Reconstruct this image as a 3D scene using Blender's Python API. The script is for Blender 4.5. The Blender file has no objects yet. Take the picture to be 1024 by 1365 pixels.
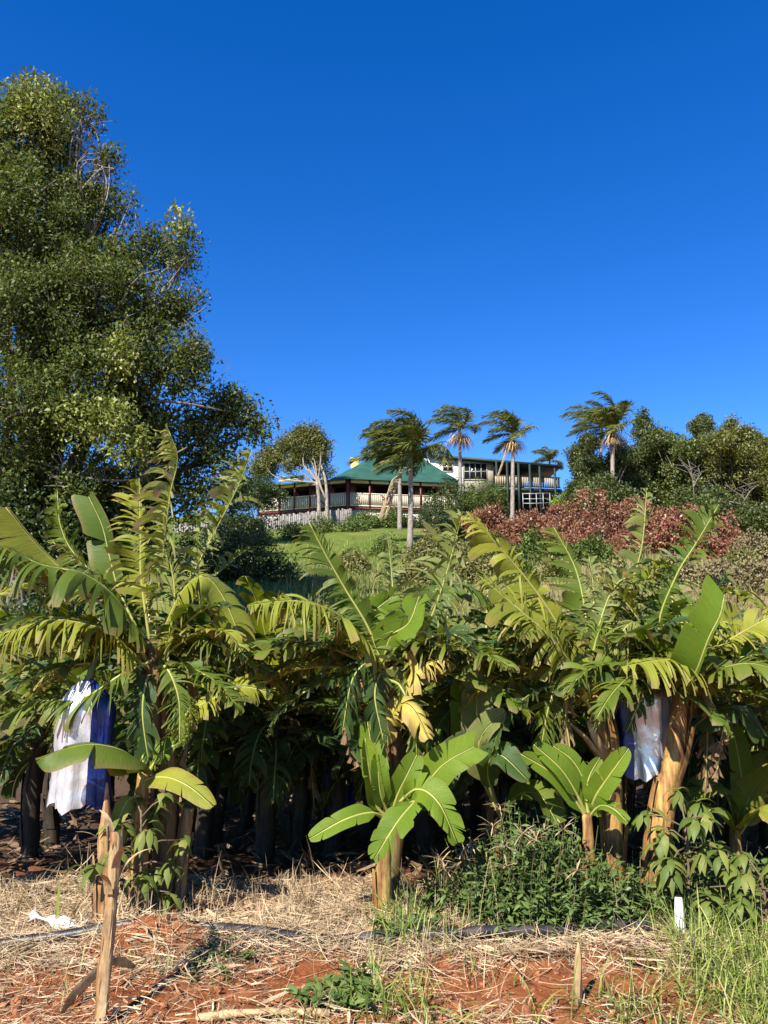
import bpy, math
import numpy as np
from mathutils import Vector, Matrix
RNG = np.random.default_rng(11)
C = bpy.context.scene.collection
PI = math.pi
# ------------------------------------------------------------------ camera geometry
F = 1051.0; TILT = math.atan((870-682.5)/F); CAMZ = 1.6
def W(px, py, d):
    """world point seen at photo pixel (px,py) at ground distance d"""
    u = (px-512)/F; v = -(py-682.5)/F
    c, s = math.cos(TILT), math.sin(TILT)
    y = c - s*v; z = s + c*v
    k = d/y
    return np.array([u*k, d, CAMZ+z*k])
def A(*p): return np.array(p, float)
def nrm(v):
    v = np.asarray(v, float); return v/np.maximum(np.linalg.norm(v, axis=-1, keepdims=True), 1e-9)
# ------------------------------------------------------------------ noise
_T = RNG.random((256, 256))
def vnoise(x, y):
    xi = np.floor(x).astype(int); yi = np.floor(y).astype(int)
    fx = x-xi; fy = y-yi; fx = fx*fx*(3-2*fx); fy = fy*fy*(3-2*fy)
    g = lambda a, b: _T[a % 256, b % 256]
    return (g(xi, yi)*(1-fx)+g(xi+1, yi)*fx)*(1-fy)+(g(xi, yi+1)*(1-fx)+g(xi+1, yi+1)*fx)*fy
def fbm(x, y, o=4):
    r = 0; a = .5; s = 1.
    for k in range(o):
        r = r+a*(vnoise(x*s+17*k, y*s+31*k)-.5); a *= .5; s *= 2.03
    return r
_py = np.linspace(-40, 600, 6401)
_pz = np.interp(_py, [-40, 5.6, 7, 9, 12, 16, 20, 30, 41.5, 50, 60, 66, 75, 92, 115, 200, 600],
                [0, 0, -.12, -.45, -.3, .8, 2.0, 4.3, 6.9, 9.0, 11.5, 12.8, 14.5, 16.6, 16, 6, -12])
_k = np.hanning(21); _k /= _k.sum(); _pz = np.convolve(np.pad(_pz, 10, 'edge'), _k, 'valid')
def G(x, y):
    x = np.asarray(x, float); y = np.asarray(y, float)
    z = np.interp(y, _py, _pz)
    near = np.clip((9-y)/2, 0, 1)
    z = z+near*(.10*fbm(x*1.1+5, y*1.1, 3)+.07*fbm(x*5, y*5+3, 3)+.035*fbm(x*19, y*19+9, 2))
    # soil mound, pipe berm and the bank in the foreground
    z = z+.13*np.exp(-((x+1.25)/.30)**2-((y-4.62)/.16)**2)+.05*np.exp(-((y-4.55)/.22)**2)*np.clip((9-y), 0, 1)
    z = z-.05*np.exp(-((x-.75)/.55)**2-((y-3.72)/.22)**2)
    far = np.clip((y-14)/10, 0, 1)
    z = z+far*(1.2*fbm(x*.06+3, y*.06, 3)+.35*fbm(x*.4, y*.4, 3))*np.clip((58-y)/12, .15, 1)
    z = z+1.9*np.clip((x-7)/4, 0, 1)*np.clip((y-66)/7, 0, 1)*np.clip((140-y)/40, 0, 1)
    return z
def gp(px, d):
    """ground point below photo column px at distance d"""
    z = float(G((px-512)/F*d, d)); k = d*math.cos(TILT)+(z-CAMZ)*math.sin(TILT)
    x = (px-512)/F*k; return A(x, d, float(G(x, d)))
# ------------------------------------------------------------------ mesh builder
class MB:
    def __init__(s): s.V = []; s.UV = []; s.Q = []; s.T = []; s.n = 0
    def add(s, v, q=None, t=None, uv=None, mat=0):
        v = np.asarray(v, float).reshape(-1, 3); o = s.n; s.n += len(v); s.V.append(v)
        s.UV.append(np.zeros((len(v), 2)) if uv is None else np.asarray(uv, float).reshape(-1, 2))
        if q is not None and len(q): q = np.asarray(q, int).reshape(-1, 4); s.Q.append((q+o, np.full(len(q), mat)))
        if t is not None and len(t): t = np.asarray(t, int).reshape(-1, 3); s.T.append((t+o, np.full(len(t), mat)))
    def build(s, name, mats, parent=None, smooth=True, origin=None):
        V = np.concatenate(s.V); UV = np.concatenate(s.UV)
        org = A(*parent.location) if parent is not None else (A(0, 0, 0) if origin is None else A(*origin))
        if parent is not None and parent.parent is not None: org = org+A(*parent.parent.location)
        V = V-org
        Q = np.concatenate([a for a, _ in s.Q]) if s.Q else np.zeros((0, 4), int)
        T = np.concatenate([a for a, _ in s.T]) if s.T else np.zeros((0, 3), int)
        M = np.concatenate([m for _, m in s.Q]+[m for _, m in s.T])
        me = bpy.data.meshes.new(name)
        li = np.concatenate([Q.ravel(), T.ravel()]).astype(np.int32)
        me.vertices.add(len(V)); me.vertices.foreach_set('co', V.astype(np.float32).ravel())
        me.loops.add(len(li)); me.loops.foreach_set('vertex_index', li)
        me.polygons.add(len(Q)+len(T))
        ls = np.concatenate([np.arange(len(Q))*4, len(Q)*4+np.arange(len(T))*3]).astype(np.int32)
        me.polygons.foreach_set('loop_start', ls)
        me.polygons.foreach_set('material_index', M.astype(np.int32))
        me.polygons.foreach_set('use_smooth', np.full(len(M), smooth))
        uvl = me.uv_layers.new(name='UVMap'); uvl.data.foreach_set('uv', UV[li].astype(np.float32).ravel())
        for m in (mats if isinstance(mats, (list, tuple)) else [mats]): me.materials.append(m)
        me.update(calc_edges=True); me.validate()
        o = bpy.data.objects.new(name, me); C.objects.link(o)
        if parent is not None: o.parent = parent
        elif origin is not None: o.location = org
        return o
    def box(s, c, sz, ax=None, mat=0):
        c = A(*c); h = A(*sz)/2; ax = np.eye(3) if ax is None else np.asarray(ax)
        k = np.array([[i, j, l] for i in (-1, 1) for j in (-1, 1) for l in (-1, 1)])*h
        s.add(c+k@ax, [[0, 1, 3, 2], [4, 6, 7, 5], [0, 4, 5, 1], [2, 3, 7, 6], [0, 2, 6, 4], [1, 5, 7, 3]], mat=mat)
    def wall(s, p0, p1, z0, z1, t, mat=0, z0b=None, z1b=None):
        """upright slab from plan point p0 to p1"""
        p0 = A(*p0[:2]); p1 = A(*p1[:2]); d = nrm(p1-p0); n = A(-d[1], d[0])*t/2
        z0b = z0 if z0b is None else z0b; z1b = z1 if z1b is None else z1b
        v = []
        for p, a, b in ((p0, z0, z1), (p1, z0b, z1b)):
            for q in (p-n, p+n):
                v += [[*q, a], [*q, b]]
        s.add(v, [[0, 1, 3, 2], [4, 6, 7, 5], [0, 4, 5, 1], [2, 3, 7, 6], [0, 2, 6, 4], [1, 5, 7, 3]], mat=mat)
    def slab(s, top, th, mat=0):
        """polygon (tri or quad) with thickness downward"""
        top = np.asarray(top, float); n = len(top); bot = top-A(0, 0, th)
        v = np.concatenate([top, bot]); q = [[i, (i+1) % n, n+(i+1) % n, n+i][::-1] for i in range(n)]
        if n == 4: s.add(v, q+[[0, 1, 2, 3], [7, 6, 5, 4]], mat=mat)
        else: s.add(v, q, [[0, 1, 2], [5, 4, 3]], mat=mat)
    def tube(s, P, R, k=7, mat=0, cap=True, lump=0., seed=0, flat=1.0):
        P = np.asarray(P, float); n = len(P); R = np.broadcast_to(np.asarray(R, float), (n,)).copy()
        Tn = nrm(np.gradient(P, axis=0)); ref = A(0, 0, 1) if abs(Tn[0][2]) < .8 else A(0, 1, 0)
        N = []; a = nrm(np.cross(Tn[0], ref))
        for i in range(n):
            a = nrm(a-np.dot(a, Tn[i])*Tn[i]); N.append(a)
        N = np.array(N); B = np.cross(Tn, N)
        th = np.linspace(0, 2*PI, k, endpoint=False)
        rr = R[:, None]*np.ones(k)
        if lump: rr = rr*(1+lump*np.random.default_rng(seed).normal(size=(n, k)))
        V = P[:, None]+rr[..., None]*(np.cos(th)[None, :, None]*N[:, None]+flat*np.sin(th)[None, :, None]*B[:, None])
        i, j = np.meshgrid(np.arange(n-1), np.arange(k), indexing='ij'); j2 = (j+1) % k
        q = np.stack([i*k+j, i*k+j2, (i+1)*k+j2, (i+1)*k+j], -1).reshape(-1, 4)
        uv = np.stack(np.broadcast_arrays(np.linspace(0, 1, n)[:, None], th[None]/(2*PI)), -1)
        s.add(V, q, uv=uv, mat=mat)
        if cap:
            o = s.n; s.add(np.stack([P[0], P[-1]]), mat=mat)
            b = o-n*k
            t = [[o-b, (jj+1) % k, jj] for jj in range(k)]+[[o+1-b, (n-1)*k+jj, (n-1)*k+(jj+1) % k] for jj in range(k)]
            s.T.append((np.array(t)+b, np.full(len(t), mat)))
    def strips(s, P, D, Wd, L, w, Fo, seg=3, prof=None, mat=0, cup=0.):
        P = np.array(P, float); n = len(P); D = nrm(np.broadcast_to(D, (n, 3)))
        L = np.broadcast_to(L, (n,)); w = np.broadcast_to(w, (n,)); Fo = np.broadcast_to(Fo, (n, 3))
        if prof is None: prof = np.append(np.linspace(1, .6, seg), .06)
        prof = np.asarray(prof); rows = []; wid = 3 if cup else 2
        for j in range(seg+1):
            sd = nrm(Wd-(Wd*D).sum(-1, keepdims=True)*D); up = np.cross(sd, D)
            e = sd*(w*prof[j])[:, None]
            if cup:
                k = up*(w*prof[j]*cup)[:, None]
                rows.append(np.stack([P-e+k, P, P+e+k], 1))
            else: rows.append(np.stack([P-e, P+e], 1))
            P = P+D*(L/seg)[:, None]; D = nrm(D+Fo/seg)
        V = np.stack(rows, 1)                       # n, seg+1, wid, 3
        b = np.arange(n)[:, None, None]*(seg+1)*wid; j = np.arange(seg)[None, :, None]*wid; k = np.arange(wid-1)[None, None]
        a = b+j+k; q = np.stack([a, a+1, a+wid+1, a+wid], -1).reshape(-1, 4)
        uv = np.stack(np.broadcast_arrays(np.linspace(0, 1, seg+1)[None, :, None], np.linspace(0, 1, wid)[None, None], ), -1)
        s.add(V, q, uv=np.broadcast_to(uv, V.shape[:3]+(2,)), mat=mat)
    def cards(s, P, D, N, L, w, mat=0):
        """small pointed leaves, one folded quad each"""
        n = len(P); D = nrm(D); S = nrm(np.cross(D, N)); U = np.cross(S, D)
        L = np.broadcast_to(L, (n,))[:, None]; w = np.broadcast_to(w, (n,))[:, None]
        V = np.stack([P, P+D*L*.45-S*w+U*w*.35, P+D*L-U*L*.12, P+D*L*.45+S*w+U*w*.35], 1)
        uv = np.broadcast_to(np.array([[0, .5], [.5, 0], [1, .5], [.5, 1]], float), (n, 4, 2))
        s.add(V, np.arange(4*n).reshape(-1, 4), uv=uv, mat=mat)
def spl(P, n):
    P = np.asarray(P, float)
    if len(P) == 2: return P[0]+(P[1]-P[0])*np.linspace(0, 1, n)[:, None]
    Q = np.concatenate([[2*P[0]-P[1]], P, [2*P[-1]-P[-2]]]); m = len(P)-1
    L = np.linalg.norm(np.diff(P, axis=0), axis=1); cum = np.append(0, np.cumsum(L))/L.sum()
    out = []
    for t in np.linspace(0, 1, n):
        i = min(int(np.searchsorted(cum, t, 'right'))-1, m-1); u = (t-cum[i])/(cum[i+1]-cum[i])
        a, b, c, d = Q[i:i+4]
        out.append(.5*(2*b+(c-a)*u+(2*a-5*b+4*c-d)*u*u+(3*b-a-3*c+d)*u**3))
    return np.array(out)
# ------------------------------------------------------------------ objects
def tag(o, label, cat, group=None):
    o['label'] = label; o['category'] = cat
    if group: o['group'] = group
    return o
def thing(name, label, cat, loc, group=None):
    o = bpy.data.objects.new(name, None); C.objects.link(o); o.location = [float(c) for c in loc]
    o.empty_display_size = .1
    return tag(o, label, cat, group)
def kind(o, k): o['kind'] = k; return o
def dup(root, loc, rz=0., sc=1., label=None):
    r = root.copy(); C.objects.link(r); r.location = [float(c) for c in loc]; r.rotation_euler = (0, 0, rz); r.scale = (sc,)*3
    if label: r['label'] = label
    for ch in list(root.children):
        c = ch.copy(); C.objects.link(c); c.parent = r
        for g in ch.children:
            d = g.copy(); C.objects.link(d); d.parent = c
    return r
# ------------------------------------------------------------------ materials
def newmat(name):
    m = bpy.data.materials.new(name); m.use_nodes = True; nt = m.node_tree
    return m, nt, nt.nodes, nt.links, nt.nodes['Principled BSDF']
def ramp(N, Lk, fac, stops):
    r = N.new('ShaderNodeValToRGB'); e = r.color_ramp.elements
    while len(e) < len(stops): e.new(.5)
    for el, (p, c) in zip(e, stops): el.position = p; el.color = (*c, 1)
    Lk.new(fac, r.inputs[0]); return r.outputs[0]
def noise(N, Lk, scale, detail=4, vec=None, rough=.6):
    t = N.new('ShaderNodeTexNoise'); t.inputs['Scale'].default_value = scale; t.inputs['Detail'].default_value = detail
    t.inputs['Roughness'].default_value = rough
    if vec is not None: Lk.new(vec, t.inputs['Vector'])
    return t.outputs['Fac']
def mix(N, Lk, fac, a, b, typ='MIX'):
    m = N.new('ShaderNodeMix'); m.data_type = 'RGBA'; m.blend_type = typ
    for sk, v in ((m.inputs[0], fac), (m.inputs[6], a), (m.inputs[7], b)):
        if isinstance(v, (int, float)): sk.default_value = v
        elif isinstance(v, tuple): sk.default_value = (*v, 1)
        else: Lk.new(v, sk)
    return m.outputs[2]
def math_(N, Lk, op, a, b=0.):
    m = N.new('ShaderNodeMath'); m.operation = op
    for sk, v in zip(m.inputs, (a, b)):
        if isinstance(v, (int, float)): sk.default_value = v
        else: Lk.new(v, sk)
    return m.outputs[0]
def coords(N, Lk, kindc='Object', scale=(1, 1, 1)):
    tc = N.new('ShaderNodeTexCoord'); mp = N.new('ShaderNodeMapping'); mp.inputs['Scale'].default_value = scale
    Lk.new(tc.outputs[kindc], mp.inputs['Vector']); return mp.outputs[0]
def bump(N, Lk, bs, h, strength=.4, dist=.01):
    b = N.new('ShaderNodeBump'); b.inputs['Strength'].default_value = strength; b.inputs['Distance'].default_value = dist
    Lk.new(h, b.inputs['Height']); Lk.new(b.outputs[0], bs.inputs['Normal']); return b.outputs[0]
def translucent(N, Lk, bs, col, fac, nor=None):
    t = N.new('ShaderNodeBsdfTranslucent'); Lk.new(col, t.inputs[0])
    x = N.new('ShaderNodeMixShader'); x.inputs[0].default_value = fac
    Lk.new(bs.outputs[0], x.inputs[1]); Lk.new(t.outputs[0], x.inputs[2])
    Lk.new(x.outputs[0], N['Material Output'].inputs['Surface'])
def mat_leaf(name, cols, rough=.5, tr=.25, spec=.4):
    """small leaves: colour differs from leaf to leaf"""
    m, nt, N, Lk, bs = newmat(name)
    g = N.new('ShaderNodeNewGeometry')
    col = ramp(N, Lk, g.outputs['Random Per Island'], [(i/(len(cols)-1), c) for i, c in enumerate(cols)])
    nz = noise(N, Lk, .7, 2, coords(N, Lk))
    hs = N.new('ShaderNodeHueSaturation'); Lk.new(col, hs.inputs['Color'])
    Lk.new(math_(N, Lk, 'MULTIPLY_ADD', nz, .9), hs.inputs['Value']); hs.inputs['Value'].links[0].from_node.inputs[2].default_value = .55
    Lk.new(hs.outputs[0], bs.inputs['Base Color']); bs.inputs['Roughness'].default_value = rough
    bs.inputs['Specular IOR Level'].default_value = spec
    translucent(N, Lk, bs, mix(N, Lk, .5, hs.outputs[0], (.25, .3, .03)), tr)
    return m
def mat_banana(name, base, alt, edge, edge_amt, under, tr=.25, rough=.40, spec=.15):
    m, nt, N, Lk, bs = newmat(name)
    uv = N.new('ShaderNodeUVMap'); sp = N.new('ShaderNodeSeparateXYZ'); Lk.new(uv.outputs[0], sp.inputs[0])
    u, v = sp.outputs[0], sp.outputs[1]
    oi = N.new('ShaderNodeObjectInfo')
    big = noise(N, Lk, 2.3, 3, coords(N, Lk))
    fac = math_(N, Lk, 'ADD', big, math_(N, Lk, 'MULTIPLY', math_(N, Lk, 'SUBTRACT', oi.outputs['Random'], .5), .35))
    col = ramp(N, Lk, fac, [(.32, base), (.72, alt)])
    # fine lateral veins
    mp = N.new('ShaderNodeMapping'); mp.inputs['Scale'].default_value = (1, .04, 1); Lk.new(uv.outputs[0], mp.inputs[0])
    vein = noise(N, Lk, 70, 4, mp.outputs[0], .75)
    col = mix(N, Lk, .8, col, ramp(N, Lk, vein, [(.3, (.58, .6, .58)), (.7, (1.25, 1.22, 1.1))]), 'MULTIPLY')
    ed = math_(N, Lk, 'ABSOLUTE', math_(N, Lk, 'SUBTRACT', math_(N, Lk, 'MULTIPLY', v, 2), 1))       # 0 midrib .. 1 margin
    n2 = noise(N, Lk, 30, 4, mp.outputs[0], .75)
    e2 = math_(N, Lk, 'ADD', ed, math_(N, Lk, 'MULTIPLY', math_(N, Lk, 'SUBTRACT', n2, .5), 1.1))
    lo = 1.12-edge_amt
    col = mix(N, Lk, ramp(N, Lk, e2, [(max(lo-.22, 0), (0, 0, 0)), (min(lo, .97), (.9, .9, .9))]) if False else ramp(N, Lk, math_(N, Lk, 'MULTIPLY', e2, .6), [(max((lo-.25)*.6, 0), (0, 0, 0)), (min(lo*.6, .98), (.95, .95, .95))]), col, ramp(N, Lk, n2, [(.35, edge), (.65, (edge[0]*.45, edge[1]*.32, edge[2]*.35))]))
    spot = noise(N, Lk, 26, 5, coords(N, Lk), .7)
    col = mix(N, Lk, ramp(N, Lk, math_(N, Lk, 'ADD', spot, math_(N, Lk, 'MULTIPLY', ed, .08)), [(.66, (0, 0, 0)), (.74, (.75, .75, .75))]), col, (edge[0]*.55, edge[1]*.45, edge[2]*.45))
    g = N.new('ShaderNodeNewGeometry')
    col = mix(N, Lk, math_(N, Lk, 'MULTIPLY', g.outputs['Backfacing'], .55), col, under)
    Lk.new(col, bs.inputs['Base Color']); bs.inputs['Specular IOR Level'].default_value = spec
    Lk.new(math_(N, Lk, 'ADD', math_(N, Lk, 'MULTIPLY', vein, .2), rough-.1), bs.inputs['Roughness'])
    bump(N, Lk, bs, vein, .6, .006)
    translucent(N, Lk, bs, mix(N, Lk, .45, col, (.35, .42, .02)), tr)
    return m
def mat_streak(name, cols, sc=(9, 9, .8), rough=.75, rnd=True, nsc=2.5, bstr=.6):
    m, nt, N, Lk, bs = newmat(name)
    co = coords(N, Lk, 'Object', sc)
    n = noise(N, Lk, nsc, 6, co, .65)
    col = ramp(N, Lk, n, [(.28+.44*i/(len(cols)-1), c) for i, c in enumerate(cols)])
    if rnd:
        oi = N.new('ShaderNodeNewGeometry'); col = mix(N, Lk, .35, col, ramp(N, Lk, oi.outputs['Random Per Island'], [(0, (.55, .5, .45)), (1, (1.25, 1.2, 1.1))]), 'MULTIPLY')
    blot = noise(N, Lk, 1.7, 5, coords(N, Lk, 'Object', (4, 4, 2.2)), .7)
    col = mix(N, Lk, .75, col, ramp(N, Lk, blot, [(.36, (.32, .26, .22)), (.52, (1, 1, 1)), (.7, (1.12, 1.1, 1.05))]), 'MULTIPLY')
    Lk.new(col, bs.inputs['Base Color']); bs.inputs['Roughness'].default_value = rough
    bump(N, Lk, bs, n, bstr, .01); return m
def mat_plain(name, c, rough=.6, var=.25, sc=4., metal=0., c2=None):
    m, nt, N, Lk, bs = newmat(name)
    n = noise(N, Lk, sc, 5, coords(N, Lk))
    c2 = c2 or tuple(x*(1-var) for x in c)
    Lk.new(ramp(N, Lk, n, [(.35, c2), (.65, c)]), bs.inputs['Base Color']); bs.inputs['Roughness'].default_value = rough
    bs.inputs['Metallic'].default_value = metal; return m
M = {}
G1 = (.055, .125, .014)
M['ban_mid'] = mat_banana('banana_leaf_green', (.05, .105, .004), (.17, .205, .006), (.34, .23, .085), .15, (.10, .135, .03))
M['ban_fresh'] = mat_banana('banana_leaf_fresh', (.105, .20, .003), (.20, .29, .006), (.30, .30, .06), .02, (.12, .18, .03), tr=.32)
M['ban_yel'] = mat_banana('banana_leaf_yellowish', (.20, .235, .006), (.38, .35, .015), (.42, .27, .09), .20, (.22, .24, .05), tr=.3)
M['ban_die'] = mat_banana('banana_leaf_dying', (.42, .34, .03), (.52, .36, .04), (.36, .2, .07), .55, (.42, .35, .1), tr=.2, rough=.6)
M['ban_dry'] = mat_banana('banana_leaf_dry', (.22, .14, .065), (.13, .08, .035), (.30, .2, .10), .5, (.24, .17, .09), tr=.15, rough=.8, spec=.2)
M['ban_pale'] = mat_banana('banana_leaf_wind_bleached', (.10, .145, .010), (.29, .29, .035), (.36, .27, .13), .20, (.17, .20, .08), tr=.25)
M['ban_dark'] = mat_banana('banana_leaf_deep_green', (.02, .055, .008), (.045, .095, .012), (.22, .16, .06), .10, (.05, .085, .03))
def mat_rib():
    m, nt, N, Lk, bs = newmat('banana_midrib')
    n = noise(N, Lk, 3, 4, coords(N, Lk))
    Lk.new(ramp(N, Lk, n, [(.3, (.22, .26, .05)), (.7, (.40, .36, .10))]), bs.inputs['Base Color']); bs.inputs['Roughness'].default_value = .45
    return m
M['rib'] = mat_rib()
M['pseudo'] = mat_streak('banana_stem_sheaths', [(.06, .028, .012), (.17, .075, .024), (.34, .18, .05), (.43, .31, .09), (.27, .29, .06)], (10, 10, .9))
M['pseudo_dark'] = mat_streak('banana_stem_dark', [(.010, .007, .004), (.026, .017, .008), (.045, .033, .014), (.035, .04, .013)], (10, 10, .9))  # sheath colours darkened to carry the shade of the back rows
M['stub'] = mat_streak('cut_banana_stem', [(.10, .045, .02), (.26, .12, .04), (.42, .27, .11), (.5, .37, .2)], (12, 12, .7))
M['husk'] = mat_streak('dry_sheath', [(.22, .13, .06), (.42, .28, .13), (.55, .42, .25)], (10, 10, 1.2))
M['straw'] = mat_streak('straw', [(.24, .16, .085), (.52, .38, .22), (.70, .57, .38)], (3, 3, 3), .75)
M['dry'] = mat_streak('dry_grass', [(.22, .15, .08), (.42, .31, .17), (.54, .43, .26)], (3, 3, 3), .8)
M['grass'] = mat_leaf('grass_green', [(.10, .16, .02), (.17, .23, .035), (.25, .29, .06), (.34, .33, .11)], .5, .25)
M['weed'] = mat_leaf('weed_leaf', [(.06, .105, .025), (.10, .155, .035), (.15, .20, .055)], .5, .22)
M['stemg'] = mat_plain('green_stem', (.12, .15, .04), .6)
M['twig'] = mat_plain('brown_twig', (.16, .11, .06), .8)
M['avo'] = mat_leaf('sapling_leaf', [(.075, .11, .022), (.12, .155, .03), (.19, .20, .045)], .5, .2, .2)
M['fig'] = mat_leaf('big_tree_leaf', [(.030, .050, .012), (.055, .082, .018), (.095, .122, .028), (.17, .185, .05)], .55, .25, .22)
M['figy'] = mat_leaf('big_tree_young_leaf', [(.12, .15, .03), (.19, .215, .04), (.26, .27, .06)], .45, .25)  # yellower, brighter leaves for some crown clumps
M['bark'] = mat_streak('grey_bark', [(.06, .05, .04), (.15, .13, .10), (.25, .22, .18)], (3, 3, 1), .9)
M['barkp'] = mat_streak('pale_bark', [(.13, .11, .09), (.26, .23, .19), (.38, .34, .29)], (3, 3, 1), .9)
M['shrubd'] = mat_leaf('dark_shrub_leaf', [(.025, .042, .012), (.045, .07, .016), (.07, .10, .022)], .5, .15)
M['shrub'] = mat_leaf('shrub_leaf', [(.05, .085, .014), (.09, .13, .022), (.14, .18, .035)], .5, .2)
M['shruby'] = mat_leaf('bright_shrub_leaf', [(.16, .24, .015), (.22, .30, .025)], .5, .25)
M['treeg'] = mat_leaf('far_tree_leaf', [(.04, .062, .014), (.075, .10, .02), (.12, .145, .03), (.17, .18, .045)], .5, .2)
M['treeo'] = mat_leaf('far_tree_olive_leaf', [(.075, .085, .018), (.125, .13, .025), (.19, .175, .04)], .5, .2)
M['treed'] = mat_leaf('far_tree_dark_leaf', [(.04, .058, .014), (.07, .092, .022), (.11, .13, .035)], .5, .15)
M['red'] = mat_leaf('red_shrub_leaf', [(.17, .045, .035), (.29, .085, .06), (.40, .17, .125), (.28, .11, .06), (.18, .14, .04), (.34, .13, .10)], .45, .2)
M['palm'] = mat_leaf('palm_leaflet', [(.06, .085, .02), (.11, .13, .028), (.21, .19, .06)], .5, .25, .3)
M['palmt'] = mat_streak('palm_trunk', [(.17, .145, .12), (.27, .235, .2), (.35, .31, .26)], (2, 2, 9), .9)
M['tassel'] = mat_leaf('palm_flower_stalks', [(.50, .30, .15), (.62, .42, .22), (.55, .35, .16)], .8, .1)
M['brush'] = mat_leaf('dry_brush', [(.14, .10, .055), (.22, .16, .085), (.19, .165, .06), (.28, .21, .12)], .8, .15)
M['weedh'] = mat_leaf('hill_weeds', [(.10, .13, .025), (.17, .19, .04), (.25, .23, .08), (.32, .26, .12)], .6, .2)
M['pseudo_brown'] = mat_streak('banana_stem_brown', [(.025, .014, .008), (.08, .04, .016), (.16, .085, .03), (.16, .13, .04), (.12, .14, .035)], (10, 10, .9))  # sheath colours darkened for canopy shade on the left and middle plants
M['litter'] = mat_streak('leaf_litter', [(.07, .04, .02), (.16, .10, .05), (.30, .21, .12)], (10, 10, 3))
M['weedsh'] = mat_leaf('hill_scrub_leaf', [(.08, .10, .02), (.14, .155, .03), (.22, .20, .06), (.28, .23, .10)], .6, .2)
M['clod'] = mat_plain('red_soil_clod', (.40, .14, .05), .95, .3, 30, c2=(.18, .06, .022))
# ------------------------------------------------------------------ banana leaves
WIND = A(-.55, .15, 0)
def banana_leaf(parent, P, wid, N0, mat, N1=None, tear=.8, droop=.9, fold=.25, wind=.35, pet=.08, seed=0, n=84, M_=6, tip=1., sway=.35, rib=.011, wl=1., wr=1., curl=0., ang=(22, 55), name='leaf', miss=0., gap=1.):
    """one leaf: midrib through points P, two half blades torn into strips that hang, curl and blow"""
    r = np.random.default_rng(seed+1000)
    P = spl(P, n); T = nrm(np.gradient(P, axis=0)); ln = np.linalg.norm(np.diff(P, axis=0), axis=1).sum()
    t = np.linspace(0, 1, n)
    N0 = nrm(A(*N0)); N1 = N0 if N1 is None else nrm(A(*N1))
    Nn = N0[None]*(1-t[:, None])+N1[None]*t[:, None]
    Nn = nrm(Nn-(Nn*T).sum(1, keepdims=True)*T); B = np.cross(T, Nn)
    mb = MB()
    i0 = int(pet*n)
    tt = np.clip((t-pet)/(1-pet), 0, 1)*tip
    prof = np.minimum(1, (tt/.16+.03)**.65)*np.clip(1-np.clip((tt-.62)/.38, 0, 1)**2.4, 0, 1)**.75
    for s, wf in ((-1, wl), (1, wr)):
        if wf <= 0: continue
        cols = []; grp = []; i = i0; gpar = []
        while i < n-1:
            L = 1+int(r.random()**(1.5 if tear < .72 else 3.2)*3.4) if r.random() < tear*1.12 else 5+int(r.random()*(5 if tear > .4 else 20))
            e = min(i+L, n-1); 
            if r.random() >= miss+(.05 if tear > .7 and L < 4 else 0):
                g = len(gpar); torn = tear if L < 5 else tear*.35
                gpar.append([r.normal()*torn*1.8, r.random(), r.normal()*torn, 1-.6*r.random()**2*min(1, tear*1.2), r.normal()*torn, .06+gap*(.16+.46*r.random())*tear*(L < 5), r.normal()*1.05*torn])
                cols += list(range(i, e+1)); grp += [g]*(e-i+1)
            i = e
        if not cols: continue
        c = np.array(cols); g = np.array(grp); gp_ = np.array(gpar)[g]
        w = wid*.88*wf*prof[c]*gp_[:, 3]
        al = np.radians(ang[0]+(ang[1]-ang[0])*tt[c]**1.6+gp_[:, 0]*7)
        fo = np.radians(0)+fold+gp_[:, 2]*.16*sway/.35
        d = nrm(s*B[c]*np.cos(al)[:, None]+T[c]*np.sin(al)[:, None])
        d = nrm(d*np.cos(fo)[:, None]+Nn[c]*np.sin(fo)[:, None])
        wk = wind*(.5+1.0*gp_[:, 1])
        force = A(0, 0, -1)*(droop*(.55+.9*gp_[:, 1]))[:, None]+WIND*wk[:, None]+T[c]*(gp_[:, 4]*sway)[:, None]+Nn[c]*(curl+gp_[:, 2]*sway*.9)[:, None]
        p = P[c]+s*B[c]*rib*.5; rows = [p]
        # the middle column of each strip
        first = np.searchsorted(g, np.arange(len(gpar)), 'left'); last = np.searchsorted(g, np.arange(len(gpar)), 'right')-1
        mid = ((first+last)/2)[g]; lo = np.floor(mid).astype(int); hi = np.ceil(mid).astype(int)
        for j in range(1, M_+1):
            p = p+d*(w/M_)[:, None]; rows.append(p)
            d = nrm(d+force/M_*(.4+.9*j/M_))
        R = np.stack(rows, 1)
        cen = (R[lo]+R[hi])/2
        f = (gp_[:, 5][:, None]*np.linspace(0, 1, M_+1)[None]**1.6)[..., None]
        end = np.where((np.arange(M_+1) == M_)[None, :, None], np.maximum(f, .45*min(1, tear+.1)), f)
        R = R*(1-end)+cen*end
        ds = ln/(n-1)*((c-(c[lo]+c[hi])/2)*np.sin(gp_[:, 6]))
        R = R+Nn[c][:, None]*ds[:, None, None]*np.linspace(0, 1.3, M_+1)[None, :, None]**.7
        uv = np.stack([np.broadcast_to(t[c][:, None], R.shape[:2]), np.broadcast_to(.5+.5*s*np.linspace(0, 1, M_+1)[None], R.shape[:2])], -1)
        k = np.nonzero(g[1:] == g[:-1])[0]
        a = (k[:, None]*(M_+1)+np.arange(M_)[None]).ravel()
        q = np.stack([a, a+M_+1, a+M_+2, a+1], -1)
        if s < 0: q = q[:, ::-1]
        mb.add(R, q[:, ::-1] if False else q, uv=uv)
    kk = np.linspace(0, n-1, 22).astype(int)
    mb.tube(P[kk]-Nn[kk]*rib*.5, (rib*(1.15-.95*t[kk])), 6, mat=1)
    return mb.build(name, [M[mat], M['rib']], parent)
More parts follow.
